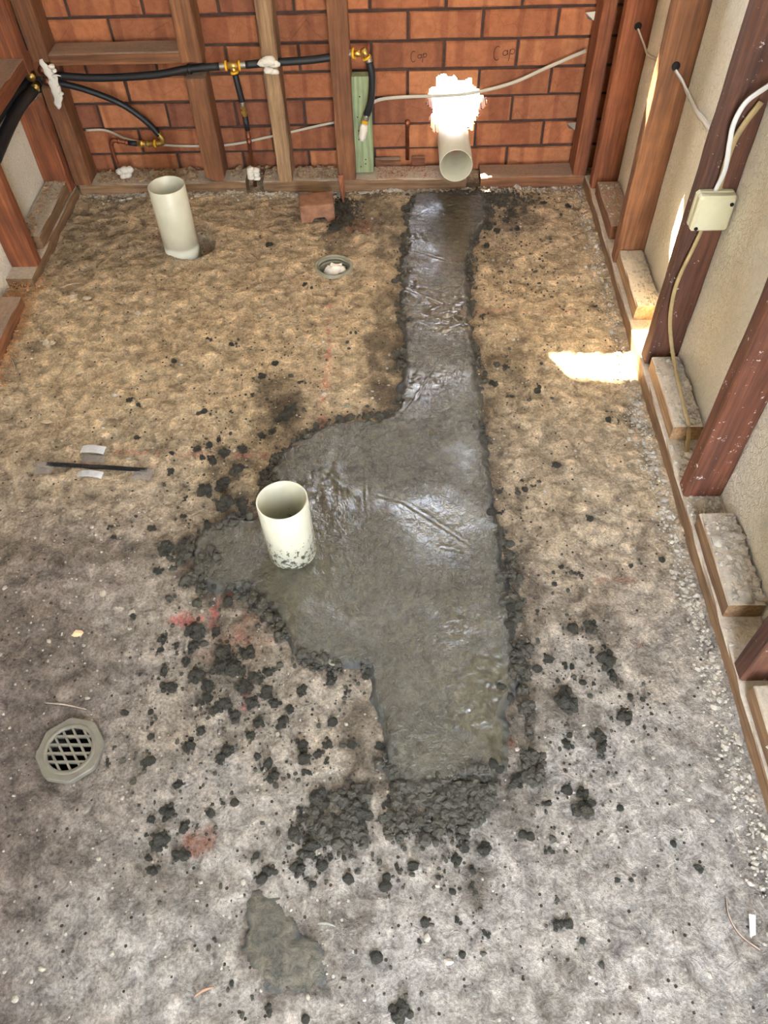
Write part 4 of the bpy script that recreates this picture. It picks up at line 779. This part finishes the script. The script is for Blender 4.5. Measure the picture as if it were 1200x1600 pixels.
stone(-.775,1.893,.010, 604, 'small pale chip alone on tan slab below the back left pipe')
stone(-.694,.817,.011, 605, 'cream coloured chip on the slab above the octagonal drain', simple('cream_chip', (222,192,150), .8), (1,.8,.5))
stone(-.934,1.453,.011, 606, 'flat pale chip on the slab up left of the silver tape', sq=(1.4,.7,.5))
stone(-.640,2.255,.016, 607, 'broken stone wedged in the hole beside the back left pipe', sq=(.8,1.2,1.4))
stone(-.700,2.553,.012, 608, 'small stone lying in front of the left back plate', sq=(1.2,.8,.8))
V, F = tubeVF([(.545,.300,fh(.545,.3)+.004),(.540,.272,fh(.54,.27)+.007),(.552,.245,fh(.55,.245)+.004),(.578,.222,fh(.578,.222)+.004)], .0022, 6)
thing(obj('twig', V, F, W_DARK[0]), 'thin dark twig lying on the slab at lower right', 'twig')
V = np.array([(.566,.240,.006),(.576,.244,.006),(.582,.272,.010),(.572,.274,.010)]); thing(obj('paper_scrap', np.vstack([V,V+np.array([0,0,.001])]), BOXF, M_RAG), 'white torn scrap beside the dark twig at lower right', 'scrap')
for i, (p, q, l) in enumerate((((-1.04,2.02),(-.99,2.045),'pale wood splinter on the slab near the left plate stud'),((-1.10,1.70),(-1.075,1.655),'dark splinter on the slab below the broken left plate'),((-.72,.66),(-.63,.645),'thin dark splinter just above the octagonal drain'),((-.145,.26),(-.115,.256),'small grey nail on the slab right of the mortar smear'),((-.335,.155),(-.305,.168),'short pale wood chip at the bottom left of the floor'))):
    zz = fh(*p)+.006; thing(tube('splinter', [(p[0],p[1],zz),((p[0]+q[0])/2,(p[1]+q[1])/2+.002,zz+.002),(q[0],q[1],fh(*q)+.005)], [.002,.0028,.0015], (W_PALE[0],W_DARK[0],W_DARK[0],M_RING,W_TAN[0])[i], seg=6), l, 'splinter')
# two loose washers
for x, y, l in ((-.137,1.484,'small grey washer stuck at the edge of the concrete by the pink line'),(-.142,.742,'small pale washer at the lower left edge of the fresh concrete')):
    thing(lathe('washer', [(.004,0),(.009,0),(.009,.002),(.004,.002)], (x,y,fh(x,y)+.012), (.15,.1,1), M_RING, None, 20), l, 'washer')

# ------------------------------------------------------------------ lumps of fresh concrete, one object each
VAR = []
for i in range(12):
    V, F = lump(700+i, 2, 1 if i < 3 else (6 if i < 8 else 15), .32, 2.1); me = bpy.data.meshes.new('concrete_lump'); me.from_pydata((V*.5*.95).tolist(), [], F); me.materials.append(M_LUMP)
    me.polygons.foreach_set('use_smooth', [True]*len(me.polygons)); VAR.append(me)
LMK = [(-.44,.425,'the rust stain'),(-.23,.20,'the mortar smear'),(-.64,.56,'the octagonal drain'),(-.25,1.02,'the muddy upright pipe'),(-.76,1.28,'the black strip'),(-.203,2.126,'the floor waste'),(.55,1.65,'the sunlit patch'),
       (.0,.47,'the wet patch foot'),(.65,.68,'the lowest right stud'),(.55,.27,'the dark twig'),(-.14,1.48,'the pink-line washer'),(-.27,2.43,'the half brick'),(.24,.9,'the wet patch right rim'),
       (-.142,.742,'the pale washer'),(.20,.47,'the patch lower right corner'),(-.694,.817,'the cream chip'),(-.55,1.0,'the wet patch left tip'),(-.11,.256,'the grey nail'),(.64,1.14,'the paint-splashed stud'),(.15,2.5,'the channel head'),(-.40,.80,'the pink paint marks')]
SEEN = {}
def region(x, y, d):
    look = 'large knobbly cluster of concrete' if d > .026 else ('knobbly dark concrete lump' if d > .018 else ('small dark concrete lump' if d > .0125 else 'tiny dark concrete crumb'))
    for n in sorted(LMK, key=lambda m: (m[0]-x)**2+(m[1]-y)**2)[:3]:
        dx, dy = x-n[0], y-n[1]; q = math.hypot(dx, dy); a = round(math.degrees(math.atan2(dy, dx))/45) % 8
        dr = ('right of','up and right of','straight above','up and left of','left of','down and left of','straight below','down and right of')[a]
        nr = 'close ' if q < .06 else ('a hand\'s width ' if q < .13 else ('well ' if q < .22 else 'far '))
        lab = look+' '+nr+dr+' '+n[2]
        if lab not in SEEN and len(lab.split()) <= 16: SEEN[lab] = 1; return lab, 'single lumps of spilt concrete'
    n = min(LMK, key=lambda m: (m[0]-x)**2+(m[1]-y)**2)
    return look+', one of several near '+n[2], look+'s near '+n[2]
NAMED = {(915,1265):0}
SPECIAL = [(.303,.402,'cluster of dark concrete lumps with a round knob on top at right foreground'),
           (.395,.745,'large dark concrete lump right of the wet patch, topmost of the right-hand group'),
           (.421,.63,'upright oval dark concrete lump, rightmost large one on the slab'),
           (.297,.66,'wide crumbly dark concrete cluster close to the right edge of the wet patch'),
           (.021,.128,'dark crumbly concrete lump cut by the bottom edge of the photo'),
           (-.45,.44,'oval dark concrete lump, top of the three left of the rust stain')]
allc = [(x, y, d) for x, y, d in CLODS]
P_ = np.array(PATCH); r = np.random.default_rng(21)
while len(allc) < 298:
    i = r.integers(len(P_)); t = r.uniform(); p = P_[i]*(1-t)+P_[(i+1) % len(P_)]*t
    if p[1] > 1.55 or (p[0] < .1 and p[1] > 1.2): continue
    o_ = r.normal(0, .012, 2); allc.append((p[0]+o_[0], p[1]+o_[1], r.uniform(.009,.02)))
done = set()
for i, (x, y, d) in enumerate(allc):
    pick = [2,3,0,1,4][i % 5] if d < .0135 else ([5,6,7,0,1][i % 5] if d < .02 else [8,9,10,11][i % 4])
    o = bpy.data.objects.new('concrete_lump', VAR[pick]); COL.objects.link(o)
    s_ = d*1.28; ins = poly_sdf(np.array([[x]]), np.array([[y]]), PATCH)[0,0] < -.004
    o.location = (x, y, fh(x, y)+(.008 if ins else 0)-.03*d); o.scale = (s_, s_*r.uniform(.85,1.1), s_*r.uniform(.8,1.05)); o.rotation_euler = (0, 0, r.uniform(0,6.28))
    lab, grp = region(x, y, d); sp_ = None
    for j, (a, b, l) in enumerate(SPECIAL):
        if j not in done and d > .015 and min(((c[0]-a)**2+(c[1]-b)**2, c) for c in allc if c[2] > .015)[1] == (x, y, d): sp_ = l; done.add(j); break
    if sp_: tag(o, sp_, 'concrete lump')
    else: tag(o, lab, 'concrete lump', grp)
# crumbs: too many to count
def scatter(name, pts, m, label, cat, flat=.7, sub=1, zoff=0., kind='stuff', zf=None):
    V0, F0 = ICO[sub]; F0 = np.array(F0); n = len(pts); r = np.random.default_rng(len(name)*7+n)
    j = 1+.28*r.uniform(-1,1,(n,len(V0),1)); P = np.array(pts); sc = P[:,3][:,None,None]*np.array([1,1,flat])*(1+.3*r.uniform(-1,1,(n,1,3)))
    V = V0[None]*j*sc+P[:,None,:3]; F = (F0[None]+np.arange(n)[:,None,None]*len(V0)).reshape(-1,3)
    return tag(obj(name, V.reshape(-1,3), F, m, None, False), label, cat, None, kind)
def fhv(X, Y): return floor_h(X.reshape(1,-1), Y.reshape(1,-1))[0]
r = np.random.default_rng(33)
def along(pl, n, sd, closed=True):
    P = np.array(pl); 
    if closed: P = np.vstack([P, P[:1]])
    L = np.linalg.norm(np.diff(P, axis=0), axis=1); c = np.concatenate([[0], np.cumsum(L)]); t = r.uniform(0, c[-1], n); i = np.searchsorted(c, t)-1; f = ((t-c[i])/L[i])[:,None]
    return P[i]*(1-f)+P[i+1]*f+r.normal(0, sd, (n,2))
E1 = along(PATCH, 4200, .010)
k = ((E1[:,1] < 1.35) | (r.uniform(size=len(E1)) < .45)) & (fbm(E1[:,:1], E1[:,1:2], .07, 205, 3)[:,0] > .08); E1 = E1[k]
bot = np.stack([r.uniform(-.02,.235,2200), .492-np.abs(r.normal(0,.040,2200))], -1); rt = np.stack([r.normal(.243,.010,900), r.uniform(.47,1.05,900)], -1)
lf_ = np.stack([r.normal(-.10,.035,900), r.normal(.43,.022,900)], -1); l2 = np.stack([r.normal(-.47,.02,500), r.normal(.98,.035,500)], -1)
def clumpy(q, sc, thr): return q[(fbm(q[:,:1], q[:,1:2], sc, 210, 3)[:,0] > thr)]
bot = clumpy(bot, .075, .05); rt = clumpy(rt, .05, .05); lf_ = clumpy(lf_, .04, .0); l2 = clumpy(l2, .04, .0)
Q = np.vstack([E1, bot, rt, lf_, l2]); z = np.maximum(fhv(Q[:,0], Q[:,1]), 0)+.002+.006*(poly_sdf(Q[:,:1], Q[:,1:2], PATCH)[:,0] < 0)
scatter('concrete_crumbs', np.column_stack([Q, z, r.uniform(.002,.005,len(Q))*(1+1.3*(r.uniform(size=len(Q)) < .22))]), M_CLOD, 'crumbly dark rim of tiny concrete crumbs round the wet patch', 'crumbs', .8, 2)
cl_ = np.array(allc); w_ = cl_[:,2]/cl_[:,2].sum(); i = r.choice(len(cl_), 1700, p=w_); Q = cl_[i,:2]+r.normal(0,1,(1700,2))*(.012+cl_[i,2:3]*.9)
Q2 = np.stack([r.uniform(-.55,.45,500), r.uniform(.15,1.8,500)], -1); Q3 = np.stack([r.uniform(.22,.50,350), r.uniform(1.95,2.5,350)], -1); Q = np.vstack([Q,Q2,Q3])
Q = Q[(Q[:,0] < .6) & (Q[:,1] > .05)]; Q = Q[poly_sdf(Q[:,:1], Q[:,1:2], PATCH)[:,0] > 0]
scatter('splashed_crumbs', np.column_stack([Q, fhv(Q[:,0],Q[:,1])+.001, r.exponential(.0012,len(Q))+.0011]), M_CLOD, 'fine dark specks of concrete splashed over the slab', 'crumbs')
Q = np.stack([r.uniform(-1.1,.64,2600), r.uniform(.05,2.55,2600)], -1); Q = Q[poly_sdf(Q[:,:1], Q[:,1:2], PATCH)[:,0] > .01]
scatter('slab_grit', np.column_stack([Q, fhv(Q[:,0],Q[:,1])+.0006, r.exponential(.0011,len(Q))+.0009]), M_CRUMB, 'pale grit strewn over the whole slab', 'grit')
Q = np.stack([.640-np.abs(r.normal(0,.022,2600)), r.uniform(.1,2.55,2600)], -1); Q = Q[(Q[:,1] < 1.5) | (r.uniform(size=len(Q)) < .4)]
scatter('wall_foot_rubble', np.column_stack([Q, fhv(Q[:,0],Q[:,1])+.001, r.exponential(.0017,len(Q))+.0012]), M_CRUMB, 'pale crumbled rubble along the foot of the right plate', 'rubble')
def onbox(n, x0, x1, y0, y1, z, big=.0022, bias=None):
    X = r.uniform(x0, x1, n); 
    if bias: X = x1-np.abs(r.normal(0,(x1-x0)*.45,n)) if bias > 0 else x0+np.abs(r.normal(0,(x1-x0)*.45,n)); X = np.clip(X, x0, x1)
    return np.column_stack([X, r.uniform(y0,y1,n), np.full(n,z), r.exponential(big*.5,n)+.0009])
T = np.vstack([onbox(260,.67,.734,2.19,2.44,.091,bias=1), onbox(280,.67,.734,1.79,2.05,.091,bias=1), onbox(420,.668,.733,1.33,1.57,.091,.003,1), onbox(520,.665,.733,.83,1.05,.091,.005,1), onbox(200,.665,.733,.31,.64,.091,.004,1),
    onbox(160,.66,.738,1.20,1.31,.045,.004), onbox(160,.66,.738,1.06,1.14,.045,.004), onbox(160,.66,.738,.72,.81,.045,.003), onbox(120,.66,.738,1.66,1.77,.045,.002)])
scatter('plate_debris', T, M_CRUMB, 'dust and plaster crumbs lying on the right plate and its blocks', 'debris')
T = np.vstack([onbox(900,-1.06,-.70,2.60,2.69,.039,.0035), onbox(260,-.59,-.42,2.60,2.69,.039,.004), onbox(420,-.355,-.205,2.60,2.69,.039,.003), onbox(360,-1.19,-1.13,2.19,2.52,.093,.003,-1)])
scatter('back_plate_debris', T, M_TANC, 'coarse tan crumbs heaped on the back left plates', 'debris')
T = np.vstack([onbox(500,-.07,.14,2.59,2.67,.0385,.0014), onbox(120,.30,.60,2.60,2.67,.0385,.0012)]); scatter('brick_dust', T, M_BRKRED, 'orange brick dust on the back plate below the lit hole', 'dust')
n = 560; Y_ = r.uniform(1.55,2.08,n); X_ = -1.128+np.abs(r.normal(0,.018,n))+.02*np.sin(Y_*14)*0
Z_ = fhv(X_, Y_)+.003
X2 = r.uniform(-1.20,-1.13,500); Y2 = r.uniform(1.94,2.08,500); Xs = np.concatenate([X_, X2]); Ys = np.concatenate([Y_, Y2]); Zs = np.concatenate([Z_, np.full(500,.012)+r.uniform(0,.02,500)])
mb = MB(); L_ = r.uniform(.004,.013,len(Xs)); A_ = r.uniform(0,6.28,len(Xs)); Wd = r.uniform(.0012,.0028,len(Xs))
for x, y, z, l, a, w in zip(Xs, Ys, Zs, L_, A_, Wd):
    c, s = math.cos(a), math.sin(a); q = []
    for t, h_ in ((-1,0.),(0,.0022),(1,.0005)):
        for u in (-1,1): q.append((x+c*l*t*.5-s*w*u*.5, y+s*l*t*.5+c*w*u*.5, z+h_))
    q += [(p[0],p[1],p[2]+.0004) for p in q]
    mb.add(q, [(1,0,2,3),(3,2,4,5),(6,7,9,8),(8,9,11,10),(0,6,8,2),(2,8,10,4),(1,3,9,7),(3,5,11,9)])
tag(mb.build('wood_shavings', M_SHAVE), 'orange wood shavings piled along the broken left plate', 'shavings', None, 'stuff')
scatter('back_foot_rubble', np.column_stack([(q := np.stack([r.uniform(-1.1,.64,1100), 2.583-np.abs(r.normal(0,.018,1100))], -1)), fhv(q[:,0],q[:,1])+.001, r.exponential(.0018,1100)+.0012]), M_CRUMB, 'loose grit along the foot of the back plate', 'grit')
q = np.vstack([np.stack([r.normal(-.19,.028,420), r.normal(2.46,.05,420)], -1), np.stack([r.normal(.36,.06,420), r.normal(2.50,.035,420)], -1)])
scatter('back_crumb_piles', np.column_stack([q, fhv(q[:,0],q[:,1])+.002, r.uniform(.002,.006,len(q))]), M_CLOD, 'piles of dark concrete crumbs at both sides of the channel head', 'crumbs')
